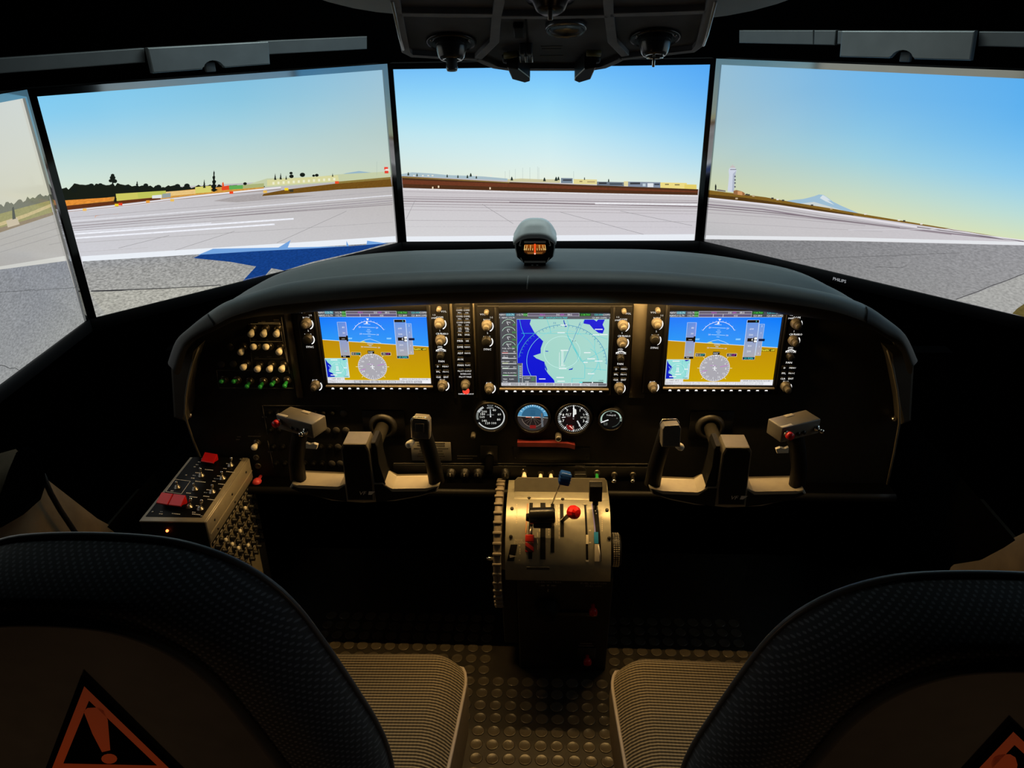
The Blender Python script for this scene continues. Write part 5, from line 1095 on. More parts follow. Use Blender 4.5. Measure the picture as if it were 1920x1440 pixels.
cprint([(328, 898.5), (357, 902), (340, 926), (311, 921.5), (328, 898.5)], .0009).obj('legend_box', M_CPRINT, con)
mb = MB()
for x, y, L in ((377, 860, 6), (371, 866, 6), (367, 871, 6), (363, 875, 4), (366, 886, 10), (361, 891, 7), (358, 896, 8), (366, 902, 22), (384, 880, 18), (424, 869, 6), (418, 878, 8), (424, 884, 18), (407, 892, 7), (401, 897, 10), (398, 902, 8), (409, 907, 14), (387, 918, 10), (382, 923, 8), (381, 930, 13), (389, 936, 17), (355, 931, 17), (349, 924, 10), (367, 948, 7), (370, 952, 4), (360, 963.5, 18), (360, 960, 8), (322, 962.5, 18), (298, 963, 8), (300, 959, 6), (320, 920, 6)):
    a, b = atz(x, y, zc+.0016), atz(x+L*.9, y+L*.10, zc+.0016); d = Vector((0, .0011, 0)); n = max(2, int(L/3.2))
    for k in range(n):
        p0, p1 = a+(b-a)*((k+.08)/n), a+(b-a)*((k+.86)/n); mb._add([p0-d, p1-d, p1+d, p0+d], [(0, 1, 2, 3)])
mb.obj('legend', M_CPRINT, con)
for x, y in ((349, 891), (373, 849), (451, 861), (413, 917), (378, 968), (286, 960)):
    mb = MB(); mb.lathe([(.0022, 0), (.0022, .0008), (.001, .0014), (.0001, .0014)], axis(atz(x, y, zc+.0014), (0, 0, 1)), 10); mb.obj('screw', M_STEEL, con)
p = aty(314, 994.5, yF-.001); mb = MB(); mb.lathe([(.0026, 0), (.0026, .002), (.0018, .0035), (.0001, .004)], axis(p, (0, -1, 0)), 12); mb.obj('red_indicator', emat('red_indicator', (1.0, .13, .03), 6.0), con, 'glowing red indicator lamp')
# side face: rows of circuit breakers between black legend strips
mb = MB(); mb.box(xR-.001, xR+.001, yF, yB, .10, zc-.05); mb.obj('breaker_field', mat('breaker_gold', (.22, .195, .14), .5, .2, .4, .1, 60), con)
mb = MB(); mb.lathe([(.0056, 0), (.0056, .003), (.0042, .0035), (.0042, .010), (.0030, .011), (.0001, .011)], axis((0, 0, 0), (1, 0, 0)), 12); brk_me = mb.mesh('circuit_breaker')
mb = MB(); mb.lathe([(.0043, .0095), (.0043, .013), (.003, .0145), (.0001, .0145)], axis((0, 0, 0), (1, 0, 0)), 12); cap_me = mb.mesh('cap')
random.seed(11); whites = {(0, 6), (0, 1), (1, 2), (1, 4), (1, 0), (2, 3), (3, 1), (3, 5), (4, 2)}
for r in range(6):
    z0 = zc-.058-r*.0265
    mb = MB(); mb.box(xR+.0008, xR+.002, yF+.004, yB-.004, z0-.004, z0+.004); mb.obj('legend_strip', M_BLACK, con)
    mb = MB(); y = yF+.010
    while y < yB-.012:
        L = .006+.005*random.random(); mb._add([(xR+.0022, y, z0-.0016), (xR+.0022, y+L, z0-.0016), (xR+.0022, y+L, z0+.0016), (xR+.0022, y, z0+.0016)], [(0, 1, 2, 3)]); y += L+.008
    mb.obj('legend', M_PRINT, con)
    for c in range(10):
        pos = (xR+.001, yF+.016+c*.0215, z0-.0135); o = put('circuit_breaker', brk_me, M_DKNOB, con, pos)
        if (r, c) in whites: put('cap', cap_me, M_CREAM, o, pos)

# ================================================================== POWER QUADRANT PEDESTAL
DR = mat('quadrant_metal', (.40, .385, .31), .36, .45, .5, .07, 70)
PDK = mat('pedestal_black', (.022, .021, .019), .55, 0, .35, .1, 60)
ped = thing('power_quadrant', (.02, 1.30, 0), 'centre pedestal with rounded metal throttle quadrant and coloured lever knobs', 'pedestal')
YC, ZC, RD = 1.335, .325, .115; PX0, PX1 = -.085, .124
def drum(th, dr=0.): a = math.radians(th); return (YC-(RD+dr)*math.sin(a), ZC+(RD+dr)*math.cos(a))
def dpx(px, py, dr=0.):
    """photo point to (x, angle) on the drum"""
    d = ray(px, py); R = RD+dr; oy, oz = CAM.y-YC, CAM.z-ZC
    A_ = d.y*d.y+d.z*d.z; B_ = 2*(oy*d.y+oz*d.z); C_ = oy*oy+oz*oz-R*R; di = B_*B_-4*A_*C_
    t = (-B_-math.sqrt(max(di, 0)))/(2*A_); p = CAM+d*t; return p.x, math.degrees(math.atan2(YC-p.y, p.z-ZC))
def curved(x0, x1, t0, t1, dr0, dr1, n=16, x0b=None, x1b=None):
    """slab bent round the drum"""
    x0b = x0 if x0b is None else x0b; x1b = x1 if x1b is None else x1b
    rows = []
    for k in range(n+1):
        f = k/n; th = t0+(t1-t0)*f; a = x0+(x0b-x0)*f; b = x1+(x1b-x1)*f; y0, z0 = drum(th, dr0); y1, z1 = drum(th, dr1)
        rows.append([(a, y0, z0), (a, y1, z1), (b, y1, z1), (b, y0, z0)])
    mb = MB(); mb.grid(rows, True, False); mb._add(rows[0], [(0, 1, 2, 3)]); mb._add(rows[-1], [(3, 2, 1, 0)]); return mb
prof = [(drum(t)) for t in range(-8, 93, 4)]
poly_ = prof + [(1.28, .31), (1.40, .31), (1.40, prof[0][1])]
mb = MB(); mb.prism(poly_, PX0, PX1, frame((0, 0, 0), (0, 1, 0), (0, 0, 1), (1, 0, 0))); o = mb.obj('quadrant_cover', DR, ped)
# smooth drum skin
mb = MB(); rows = []
for t in range(-8, 93, 2): y, z_ = drum(t, .0015); rows.append([(PX0, y, z_), (PX1, y, z_)])
mb.grid(rows); mb.obj('cover_skin', DR, ped)
# sloping lower face and side cheek
low = [(1.222, .325), (1.298, 0), (1.55, 0), (1.55, .30), (1.40, .33)]
mb = MB(); mb.prism(low, -.063, PX1+.006, frame((0, 0, 0), (0, 1, 0), (0, 0, 1), (1, 0, 0)), .003); mb.obj('lower_face', PDK, ped)
low2 = [(1.245, .325), (1.315, .06), (1.55, .06), (1.55, .30), (1.40, .33)]
mb = MB(); mb.prism(low2, -.098, -.064, frame((0, 0, 0), (0, 1, 0), (0, 0, 1), (1, 0, 0)), .003); mb.obj('side_cheek', PDK, ped)
# rear raised plate and flange
a, b = aty(969, 912, 1.375), aty(1133, 930, 1.36)
pr = [(-.071, 0), (.121, 0), (.121, .030), (.116, .036), (-.064, .036), (-.071, .029)]
mb = MB(); mb.prism(pr, 0, .003, frame((0, 1.352, .435), (1, 0, 0), (0, .45, .89)), .001); mb.obj('back_plate', mat('back_plate', (.14, .13, .105), .5, .3, .4, .08, 60), ped)
mb = MB(); mb.box(-.071, .123, 1.325, 1.356, .436, .442, None, .0012, 1); mb.obj('flange', DR, ped)
for x, y in ((992, 934), (1055, 936)):
    mb = MB(); mb.lathe([(.0035, 0), (.0035, .0012), (.002, .0016), (.0014, .0006), (.0001, .0006)], axis(atz(x, y, .442), (0, 0, 1)), 12); mb.obj('screw', M_DKNOB, ped)
def surf(px, py, dr=.0015):
    x, th = dpx(px, py, dr); y, z_ = drum(th, dr); a = math.radians(th); return Vector((x, y, z_)), Vector((0, -math.sin(a), math.cos(a)))
for x, y in ((960, 954), (958, 1006), (1138, 957), (1142, 1009)):
    p, n = surf(x, y); mb = MB(); mb.lathe([(.0036, 0), (.0036, .0022), (.0024, .003), (.0001, .003)], axis(p, n), 12); mb.obj('screw', M_DKNOB, ped)
SLOT = mat('slot_black', (.004, .004, .004), .6, 0, .2)
def slot(a, b, wpx, wpx2=None, m=SLOT, name='slot', d0=.0, d1=.0021):
    x0, t0 = dpx(*a, .0015); x1, t1 = dpx(*b, .0015); h = wpx/1000*.52; h2 = (wpx2 or wpx)/1000*.52
    return curved(x0-h, x0+h, t0, t1, d0, d1, 18, x1-h2, x1+h2).obj(name, m, ped)
slot((996, 943), (994, 1048), 7); slot((1018, 943), (1018, 1049), 10); slot((1036, 945), (1036, 1036), 7); slot((1053, 945), (1054, 1007), 7)
slot((1097, 947), (1101, 1052), 4); slot((1115, 944), (1123, 1052), 10)
slot((964, 1021), (957, 1052), 13); 
GL = mat('pale_label', (.72, .66, .50), .5)
slot((1093.5, 946), (1099, 947), 4, 4, M_CREAM, 'end_mark', .001, .0028)
slot((1101, 1003), (1101, 1020), 5, 5, GL, 'index_strip', .001, .0030); slot((1101, 1050), (1101, 1053), 5, 5, M_CPRINT, 'end_mark', .001, .003)
slot((1117.5, 998), (1118, 1019), 8, 8, mat('blue_label', (.02, .24, .55), .45), 'blue_marker', .001, .004); slot((1119, 1020), (1119.5, 1052), 8.5, 9, mat('white_label', (.62, .57, .47), .45), 'white_marker', .001, .0045)
mb = MB(); mb.tube([surf(x, y, .004)[0] for x, y in ((1122, 1022), (1124, 1036), (1125.5, 1052))], .0014, 6); mb.obj('flap_pointer', M_CPRINT, ped)
slot((1109.5, 945), (1116, 1000), 1.5, 2.5, mat('blue_edge', (.25, .25, .75), .4), 'blue_edge', .001, .0024); slot((989.5, 945), (986, 1000), 2.2, 2.2, mat('orange_edge', (.55, .25, .1), .45), 'orange_edge', .001, .0024)
mb = MB()
def vprint(mb, x, y0, y1, wd, n):
    for k in range(n):
        ya = y0+(y1-y0)*(k+.1)/n; yb_ = y0+(y1-y0)*(k+.8)/n; pts = [surf(x-wd/2, ya, .0021)[0], surf(x+wd/2, ya, .0021)[0], surf(x+wd/2, yb_, .0021)[0], surf(x-wd/2, yb_, .0021)[0]]
        mb._add(pts, [(0, 1, 2, 3)])
vprint(mb, 969, 945, 964, 1.8, 6); vprint(mb, 968.5, 966, 982, 1.8, 4); vprint(mb, 1044, 947, 985, 2.2, 12); vprint(mb, 1048, 946, 986, 1.8, 6); vprint(mb, 1048.5, 988, 1012, 1.3, 3); vprint(mb, 1128, 960, 965, 2.2, 1); vprint(mb, 1129, 967, 997, 1.8, 8); vprint(mb, 1008, 997, 1033, 1.2, 3); vprint(mb, 1012, 984, 998, 1.6, 2); vprint(mb, 1029, 985, 1005, 1.8, 4)
vprint(mb, 1106, 993, 996.5, 3.5, 1); vprint(mb, 1106.5, 1016, 1019, 3.5, 1); vprint(mb, 974, 1021, 1025, 2.6, 1); vprint(mb, 975, 1028, 1040, 1.6, 3); vprint(mb, 974, 1049, 1052, 2.4, 1)
mb.obj('legend', GL, ped)
mb = MB()
for t, x, y, h in (('NOSE', 972.5, 1012.5, .0062), ('DOWN', 973.5, 1017.5, .0062)):
    p, n = surf(x, y, .0022); F = frame(p, (1, 0, 0), Vector((1, 0, 0)).cross(n)*-1); vs, fs = text_geo(t); mb._add([(a*h, c*h, 0) for a, c in vs], fs, F)
mb.obj('nose_down_legend', GL, ped)
mb = MB(); p0, p1, p2 = surf(955, 1040, .004)[0], surf(969, 1043, .004)[0], surf(956, 1046, .004)[0]; mb._add([p0, p1, p2], [(0, 1, 2)]); mb.obj('trim_pointer', M_PRINT, ped)
# trim wheel with raised ridges
WH = mat('wheel_rubber', (.20, .17, .13), .5, 0, .4, .1, 60)
wx0, wx1, RW = -.108, -.0925, .131
mb = MB(); mb.lathe([(.02, wx0+.004), (RW-.006, wx0), (RW, wx0+.002), (RW, wx1-.002), (RW-.006, wx1), (.02, wx1-.004)], frame((0, YC, ZC), (0, 1, 0), (0, 0, 1), (1, 0, 0)), 64); tw = mb.obj('trim_wheel', WH, ped)
mb = MB(); mb.box(wx0-.0012, wx1+.0012, -.0030, .0030, -.002, .004, None, .0015, 2); rid = mb.mesh('ridge')
for k in range(40):
    a = 2*PI*k/40
    if not (-.45 < a < 2.6 or a > 5.8): continue
    pos = (0, YC-RW*math.sin(a), ZC+RW*math.cos(a)); o = put('ridge', rid, WH, tw, pos, (a, 0, 0))
mb = MB(); mb.cyl((-.122, 1.233, .362), (-.108, 1.233, .362), .0035, .0035, 10); mb.obj('wheel_handle', M_CHROME, tw)
# friction knob on the right flank
prk = []
mb = MB(); mb.lathe([(.006, PX1), (.030, PX1+.001), (.032, PX1+.004), (.032, PX1+.018), (.029, PX1+.021), (.0001, PX1+.021)], frame((0, 1.262, .366), (0, 1, 0), (0, 0, 1), (1, 0, 0)), 40); fk = mb.obj('friction_knob', M_DKNOB, ped)
mb = MB()
for k in range(48):
    a = 2*PI*k/48; 
    for j in range(3): mb.box(PX1+.005+j*.0045, PX1+.008+j*.0045, 1.262-.0012+.0322*math.sin(a), 1.262+.0012+.0322*math.sin(a), .366+.0322*math.cos(a)-.0012, .366+.0322*math.cos(a)+.0012)
mb.obj('knurling', M_STEEL, fk, kind='stuff')
# power lever (wide black barrel)
c0, c1 = aty(992, 967, 1.245), aty(1041, 966, 1.245)
mb = MB(); mb.lathe([(.010, 0), (.0150, .001), (.0160, .003), (.0160, (c1-c0).length-.003), (.0150, (c1-c0).length-.001), (.010, (c1-c0).length)], axis(c0, c1-c0), 24); pw = mb.obj('power_lever', M_GLOSSBLK, ped)
mb = MB(); mb.cyl(c0-Vector((.006, 0, .004)), c0+Vector((.001, 0, -.004)), .007, .009, 14); mb.obj('side_button', M_BLACK, pw)
for x in (996, 1018, 1036):
    p, n = surf(x, 985, .0); t = aty(x, 968, 1.245); mb = MB(); mb.cyl(p, t, .0035, .0035, 8); mb.obj('lever_arm', M_BLACK if x != 1036 else M_STEEL, pw)
p0 = aty(1018, 988, 1.236); mb = MB(); mb.box(c0.x+.008, c1.x-.006, 1.232, 1.246, p0.z-.002, p0.z+.012, None, .003); mb.obj('lever_yoke', M_DKNOB, pw)
# red and black striped emergency handle
p, n = surf(993, 1018, .006); pt, _ = surf(993.5, 1004, .0); F = frame(p, (1, 0, 0), Vector((1, 0, 0)).cross(n)*-1)
SR = bpy.data.materials.new('striped_red'); SR.use_nodes = True; nt = SR.node_tree; bs = nt.nodes['Principled BSDF']
tcs = nt.nodes.new('ShaderNodeTexCoord'); wv = nt.nodes.new('ShaderNodeTexWave'); wv.bands_direction = 'DIAGONAL'; wv.inputs['Scale'].default_value = 28; wv.inputs['Distortion'].default_value = 0
mpn = nt.nodes.new('ShaderNodeMapping'); mpn.inputs['Rotation'].default_value = (0, math.radians(0), 0); rr = nt.nodes.new('ShaderNodeValToRGB'); rr.color_ramp.interpolation = 'CONSTANT'; rr.color_ramp.elements[0].color = (.35, .02, .02, 1); rr.color_ramp.elements[1].position = .5; rr.color_ramp.elements[1].color = (.03, .01, .01, 1)
nt.links.new(tcs.outputs['Object'], mpn.inputs['Vector']); nt.links.new(mpn.outputs['Vector'], wv.inputs['Vector']); nt.links.new(wv.outputs['Fac'], rr.inputs['Fac']); nt.links.new(rr.outputs['Color'], bs.inputs['Base Color']); bs.inputs['Roughness'].default_value = .4
mb = MB(); mb.box(-.0085, .0085, -.018, .002, -.006, .007, F, .0015); em = mb.obj('emergency_lever', SR, ped, 'red lever with dark diagonal stripes')
mb = MB(); mb.box(-.0085, .0085, .002, .016, -.006, .0075, F, .0015); mb.obj('red_cap', mat('lever_red', (.75, .035, .025), .4), em)
mb = MB(); mb.cyl(F @ Vector((0, .012, 0)), surf(996, 985, .002)[0], .0022, .0022, 8); mb.obj('rod', M_STEEL, em)
# blue knob on a thin bent rod
kb = aty(1059, 896, 1.262); rb_, _ = surf(1034.5, 946, 0)
mb = MB(); mb.cyl(rb_, kb+Vector((-.006, .004, -.008)), .0017, .0017, 8); pl_ = mb.obj('propeller_lever', M_STEEL, ped)
Fk = Matrix.Translation(kb) @ Matrix.Rotation(math.radians(14), 4, 'Y') @ Matrix.Rotation(math.radians(-18), 4, 'X')
mb = MB(); mb.box(-.0105, .0105, -.012, .012, -.013, .012, Fk, .0028); kn = mb.obj('blue_knob', mat('knob_blue', (.012, .065, .30), .3, 0, .5, .05, 60), pl_, 'blue block-shaped lever knob')
for zz in (-.006, .0, .006):
    mb = MB(); mb.box(-.0112, .0112, -.0128, .0128, zz-.0005, zz+.0005, Fk); mb.obj('groove', mat('knob_dark_blue', (.008, .03, .16), .4), kn)
# red knob
kr = aty(1074, 960, 1.225); rr_, _ = surf(1053, 978, 0)
mb = MB(); d = (kr-rr_).normalized(); sd = d.cross(Vector((0, 1, 0))).normalized()*.006
mb._add([rr_+sd*.6, rr_-sd*.6, kr-sd*.9, kr+sd*.9]+[v+Vector((0, .003, 0)) for v in (rr_+sd*.6, rr_-sd*.6, kr-sd*.9, kr+sd*.9)], [(0, 1, 2, 3), (7, 6, 5, 4), (0, 4, 5, 1), (1, 5, 6, 2), (2, 6, 7, 3), (3, 7, 4, 0)])
cl = mb.obj('condition_lever', M_STEEL, ped)
mb = MB(); mb.lathe([(.0001, -.007), (.009, -.007), (.0125, -.004), (.0135, .002), (.012, .010), (.007, .0145), (.0001, .0155)], axis(kr, (.55, -.62, .25)), 12, False); mb.obj('red_knob', mat('knob_red', (.80, .010, .008), .3, 0, .5, .04, 60), cl, 'faceted red lever knob')
# black flap lever
kf = aty(1117, 923, 1.29); rf, _ = surf(1116.5, 955, 0)
mb = MB(); mb.box(kf.x-.0125, kf.x+.0125, kf.y-.006, kf.y+.014, kf.z-.019, kf.z+.017, None, .0015); fl = mb.obj('flap_lever', M_BLACK, ped)
mb = MB(); mb.box(kf.x-.0125, kf.x+.0125, kf.y+.010, kf.y+.0145, kf.z+.0165, kf.z+.0180, None, .0004, 1); mb.obj('pale_edge', M_KNOB, fl)
mb = MB(); mb.box(kf.x-.0055, kf.x+.0055, kf.y-.006, kf.y+.006, kf.z-.028, kf.z-.018, None, .001, 1); mb.obj('neck', M_BLACK, fl)
mb = MB(); mb.cyl((kf.x, kf.y, kf.z-.026), rf, .0025, .0025, 8); mb.obj('stalk', M_BLACK, fl)
for x, y in ((1117, 948), (1118.5, 955), (1116.5, 958), (1118, 963)):
    p, n = surf(x, y, .002); mb = MB(); mb.sphere((p.x, p.y, p.z), .0014, n=8, m=6); mb.obj('detent_bead', M_CPRINT, fl)
# lower face: aileron trim, fuel shutoff, heat knob
ln = Vector((0, -.325, -.076)).normalized(); lp = Vector((0, 1.2185, .325))
def lowp(px, py, off=0.): return atplane(px, py, lp, ln) + ln*off
LU = Vector((0, -.076, .325)).normalized()
mb = MB()
for t, x, y, h in (('AILERON TRIM', 1028, 1091, .0078), ('L', 1013, 1097.5, .006), ('R', 1042, 1097.5, .006), ('FUEL SHUTOFF', 1113, 1093.5, .0078), ('PULL OFF', 1113, 1098.5, .0078), ('#5', 1053, 1149, .006), ('#4', 1085, 1151.5, .006), ('#7', 1099, 1206, .006), ('#9', 1099, 1210.5, .006), ('#2', 1018, 1097.5, .006), ('#2', 1037, 1097.5, .006)):
    F = frame(lowp(x, y, .0008), (1, 0, 0), LU); vs, fs = text_geo(t); mb._add([(a*h, c*h, 0) for a, c in vs], fs, F)
F = frame(lowp(1027.5, 1097.5, .0008), (1, 0, 0), LU); mb._add([(-.003, .003, 0), (.003, .003, 0), (0, -.003, 0)], [(0, 1, 2)], F)
F = frame(lowp(1027.5, 1107, .0008), (1, 0, 0), LU); mb._add([(-.0012, .005, 0), (.0012, .005, 0), (.0012, -.004, 0), (-.0012, -.004, 0)], [(0, 1, 2, 3)], F)
mb.obj('legend', mat('pedestal_print', (.34, .33, .31), .6), ped)
mb = MB(); mb.box(-.05, .05, -.006, .006, 0, .002, frame(lowp(1075, 1151, 0), (1, 0, 0), LU), .001, 1); mb.obj('trim_plate', mat('pedestal_plate', (.05, .045, .03), .5), ped)
mb = MB(); mb.lathe([(.026, 0), (.026, .004), (.023, .006), (.021, .022), (.018, .025), (.0001, .025)], axis(lowp(1026, 1138), ln), 28); mb.obj('aileron_trim_knob', M_BLACK, ped)
for x, y in ((1111.5, 1134), (1101, 1228)):
    mb = MB(); mb.lathe([(.004, 0), (.004, .010), (.0080, .012), (.0090, .017), (.0080, .023), (.0001, .0245)], axis(lowp(x, y), ln), 16); mb.obj('pull_knob', M_RED, ped, 'red pull knob')
mb = MB(); mb.box(-.020, .020, -.020, .022, 0, .0015, frame(lowp(1100, 1225), (1, 0, 0), LU), .001, 1); mb.obj('knob_plate', mat('knob_plate', (.035, .034, .034), .5), ped)
mb = MB(); mb.box(-.045, .0, -.004, .004, 0, .001, frame(surf(1030, 1066)[0], (1, 0, 0), (0, -.1, 1))); mb.obj('small_placard', M_DIMPRINT, ped)

# ================================================================== MAGNETIC COMPASS
cpx = aty(1003, 470, 1.40).x
cm = thing('magnetic_compass', (cpx, 1.42, .915), 'pale grey magnetic compass with glowing orange card on the glareshield', 'compass')
FC = frame((cpx, 1.395, .905), (1, 0, 0), (0, .10, .995))
k = .0385
body = [(-.62, .02), (-.95, .35), (-1.0, .85), (-1.0, 1.35), (-.98, 1.50), (-.55, 1.92), (0, 2.08), (.55, 1.92), (.98, 1.50), (1.0, 1.35), (1.0, .85), (.95, .35), (.62, .02)]
body = [(a*k*.97, b*k*.88+.015) for a, b in body]
HOOD = mat('hood_grey', (.88, .91, .91), .45, 0, .5, .04, 60)
mb = MB(); mb.prism(body, -.045, -.004, FC, .006, 3); mb.obj('shell', HOOD, cm)
face = [(a*.93, b*.94+.001) for a, b in body]; face = [(a, min(b, .0625+.004*(1-(a/k)**2))) for a, b in face]
mb = MB(); mb.prism(face, -.010, .000, FC, .0015); mb.obj('face', M_BLACK, cm)
def hood_arc(w_, yb, yt, dz, n=16):
    return [FC @ Vector((w_*(2*i/n-1), yb+(yt-yb)*(1-abs(2*i/n-1)**3.2), dz)) for i in range(n+1)]
mb = MB(); mb.grid([hood_arc(.90*k, .054, .0660, .000), hood_arc(.96*k, .0520, .0640, .016), hood_arc(1.0*k, .0520, .0645, .0185), hood_arc(1.04*k, .0570, .0740, .008), hood_arc(1.05*k, .0620, .0830, -.004), hood_arc(1.03*k, .0625, .0835, -.0045), hood_arc(1.035*k, .0665, .0915, -.018), hood_arc(1.0*k, .068, .0930, -.040), hood_arc(.95*k, .060, .086, -.052), hood_arc(.9*k, .03, .04, -.055)]); mb.obj('hood', HOOD, cm)
mb = MB(); mb.box(-.0205, .0205, -.022, .022, -.035, -.001, FC, .002); mb.obj('stand', M_BLACK, cm)
CARD = screen_mat('compass_card', 1.0, 'NONE', False, .3, .2)
D = Draw(FC @ Vector((0, .040, .0004)), FC.to_3x3() @ Vector((1, 0, 0)), FC.to_3x3() @ Vector((0, -1, 0)), FC.to_3x3() @ Vector((0, 0, 1)), 2e-5, lambda a, b: (a/1000, b/1000))
D.poly([(-19, -10), (19, -10), (20, 4), (15, 8), (0, 9.5), (-15, 8), (-20, 4)], [C(150, 74, 16), C(150, 74, 16), C(60, 32, 10), C(40, 22, 8), C(70, 38, 12), C(40, 22, 8), C(60, 32, 10)])
for i in range(-6, 7):
    a = i/6; x0 = 19.5*math.sin(a*1.25)/math.sin(1.25); L = 10 if i % 2 == 0 else 5; D.line((x0*.96, -9 if L > 6 else -3), (x0*1.03, 1-.5*abs(a)), .85, C(255, 216, 130), 0, True)
D.poly([(-15, 4), (15, 4), (13, 7.5), (-13, 7.5)], C(120, 70, 26)); D.poly([(-20, 8), (20, 8), (20, 10), (-20, 10)], K_); D.rect(-1.5, -11, 1.5, 7.5, C(255, 84, 30)); D.disc(0, 7, 1.6, C(255, 190, 170), 10)
D.obj('glowing_card', CARD, cm)
mb = MB()
for y0, y1 in ((.0525, .0565), (.0160, .0195)): mb.box(-.020, .020, y0, y1, 0, .0008, FC)
mb.box(-.0065, -.003, .0105, .0125, 0, .0008, FC); mb.box(.0025, .006, .0105, .0125, 0, .0008, FC)
mb.obj('legend', M_CPRINT, cm)
mb = MB()
for sg in (-1, 1):
    for pts in (((.0290, .048), (.0275, .052), (.0250, .0605)), ((.0290, .048), (.0255, .0478)), ((.0265, .0255), (.0225, .0175))):
        mb.tube([FC @ Vector((sg*a, b, .0006)) for a, b in pts], .0009, 6)
mb.obj('window_corner_mark', M_CPRINT, cm)

# ================================================================== PILOT SEATS
def fabric(name, c0, c1, sx, rough=.85):
    m = bpy.data.materials.new(name); m.use_nodes = True; nt = m.node_tree; b = nt.nodes['Principled BSDF']; b.inputs['Roughness'].default_value = rough; b.inputs['Specular IOR Level'].default_value = .15
    b.inputs['Sheen Weight'].default_value = .15
    a = nt.nodes.new('ShaderNodeAttribute'); a.attribute_name = 'weave'
    sep = nt.nodes.new('ShaderNodeSeparateXYZ'); nt.links.new(a.outputs['Vector'], sep.inputs[0])
    def sine(sock, off=0):
        ml_ = nt.nodes.new('ShaderNodeMath'); ml_.operation = 'MULTIPLY'; ml_.inputs[1].default_value = sx; nt.links.new(sock, ml_.inputs[0])
        s = nt.nodes.new('ShaderNodeMath'); s.operation = 'SINE'; nt.links.new(ml_.outputs[0], s.inputs[0]); return s.outputs[0]
    A1, B1 = sine(sep.outputs[0]), sine(sep.outputs[1])
    return m, nt, b, A1, B1
def dot_mat(name, base, dot, freq, thr):
    m, nt, b, A1, B1 = fabric(name, base, dot, freq)
    mu = nt.nodes.new('ShaderNodeMath'); mu.operation = 'MULTIPLY'; nt.links.new(A1, mu.inputs[0]); nt.links.new(B1, mu.inputs[1])
    r = nt.nodes.new('ShaderNodeValToRGB'); r.color_ramp.elements[0].position = thr; r.color_ramp.elements[1].position = min(1, thr+.25); r.color_ramp.elements[0].color = (*base, 1); r.color_ramp.elements[1].color = (*dot, 1)
    nt.links.new(mu.outputs[0], r.inputs['Fac']); nt.links.new(r.outputs['Color'], b.inputs['Base Color']); return m
def rib_mat(name, base, hi, freq):
    m, nt, b, A1, B1 = fabric(name, base, hi, freq)
    mx = nt.nodes.new('ShaderNodeMath'); mx.operation = 'MULTIPLY_ADD'; nt.links.new(A1, mx.inputs[0]); mx.inputs[1].default_value = .22; nt.links.new(B1, mx.inputs[2])
    mr_ = nt.nodes.new('ShaderNodeMapRange'); mr_.inputs['From Min'].default_value = -1.2; mr_.inputs['From Max'].default_value = 1.2; nt.links.new(mx.outputs[0], mr_.inputs['Value'])
    r = nt.nodes.new('ShaderNodeValToRGB'); r.color_ramp.elements[0].position = .25; r.color_ramp.elements[1].position = .8; r.color_ramp.elements[0].color = (*base, 1); r.color_ramp.elements[1].color = (*hi, 1)
    nt.links.new(mr_.outputs[0], r.inputs['Fac']); nt.links.new(r.outputs['Color'], b.inputs['Base Color'])
    bp = nt.nodes.new('ShaderNodeBump'); bp.inputs['Strength'].default_value = .5; bp.inputs['Distance'].default_value = .002; nt.links.new(B1, bp.inputs['Height']); nt.links.new(bp.outputs['Normal'], b.inputs['Normal']); return m
F_BACK = dot_mat('dotted_fabric', (.022, .024, .028), (.095, .10, .115), 2*PI/.0080, .35)
F_SEAT = rib_mat('ribbed_fabric', (.045, .036, .022), (.30, .25, .16), 2*PI/.0060)
SHELL = mat('seat_shell', (.060, .058, .054), .7, 0, .3, .12, 30)
PIPE = mat('seat_piping', (.42, .37, .33), .5, 0, .4)
DPIPE = mat('dark_piping', (.10, .11, .12), .4, 0, .5)
def weave_attr(o, fn):
    me = o.data; at = me.attributes.new('weave', 'FLOAT_VECTOR', 'POINT'); buf = []
    for v in me.vertices: buf += list(fn(v.co))
    at.data.foreach_set('vector', buf)
ORANGE = mat('orange_print', (.95, .16, .04), .6)
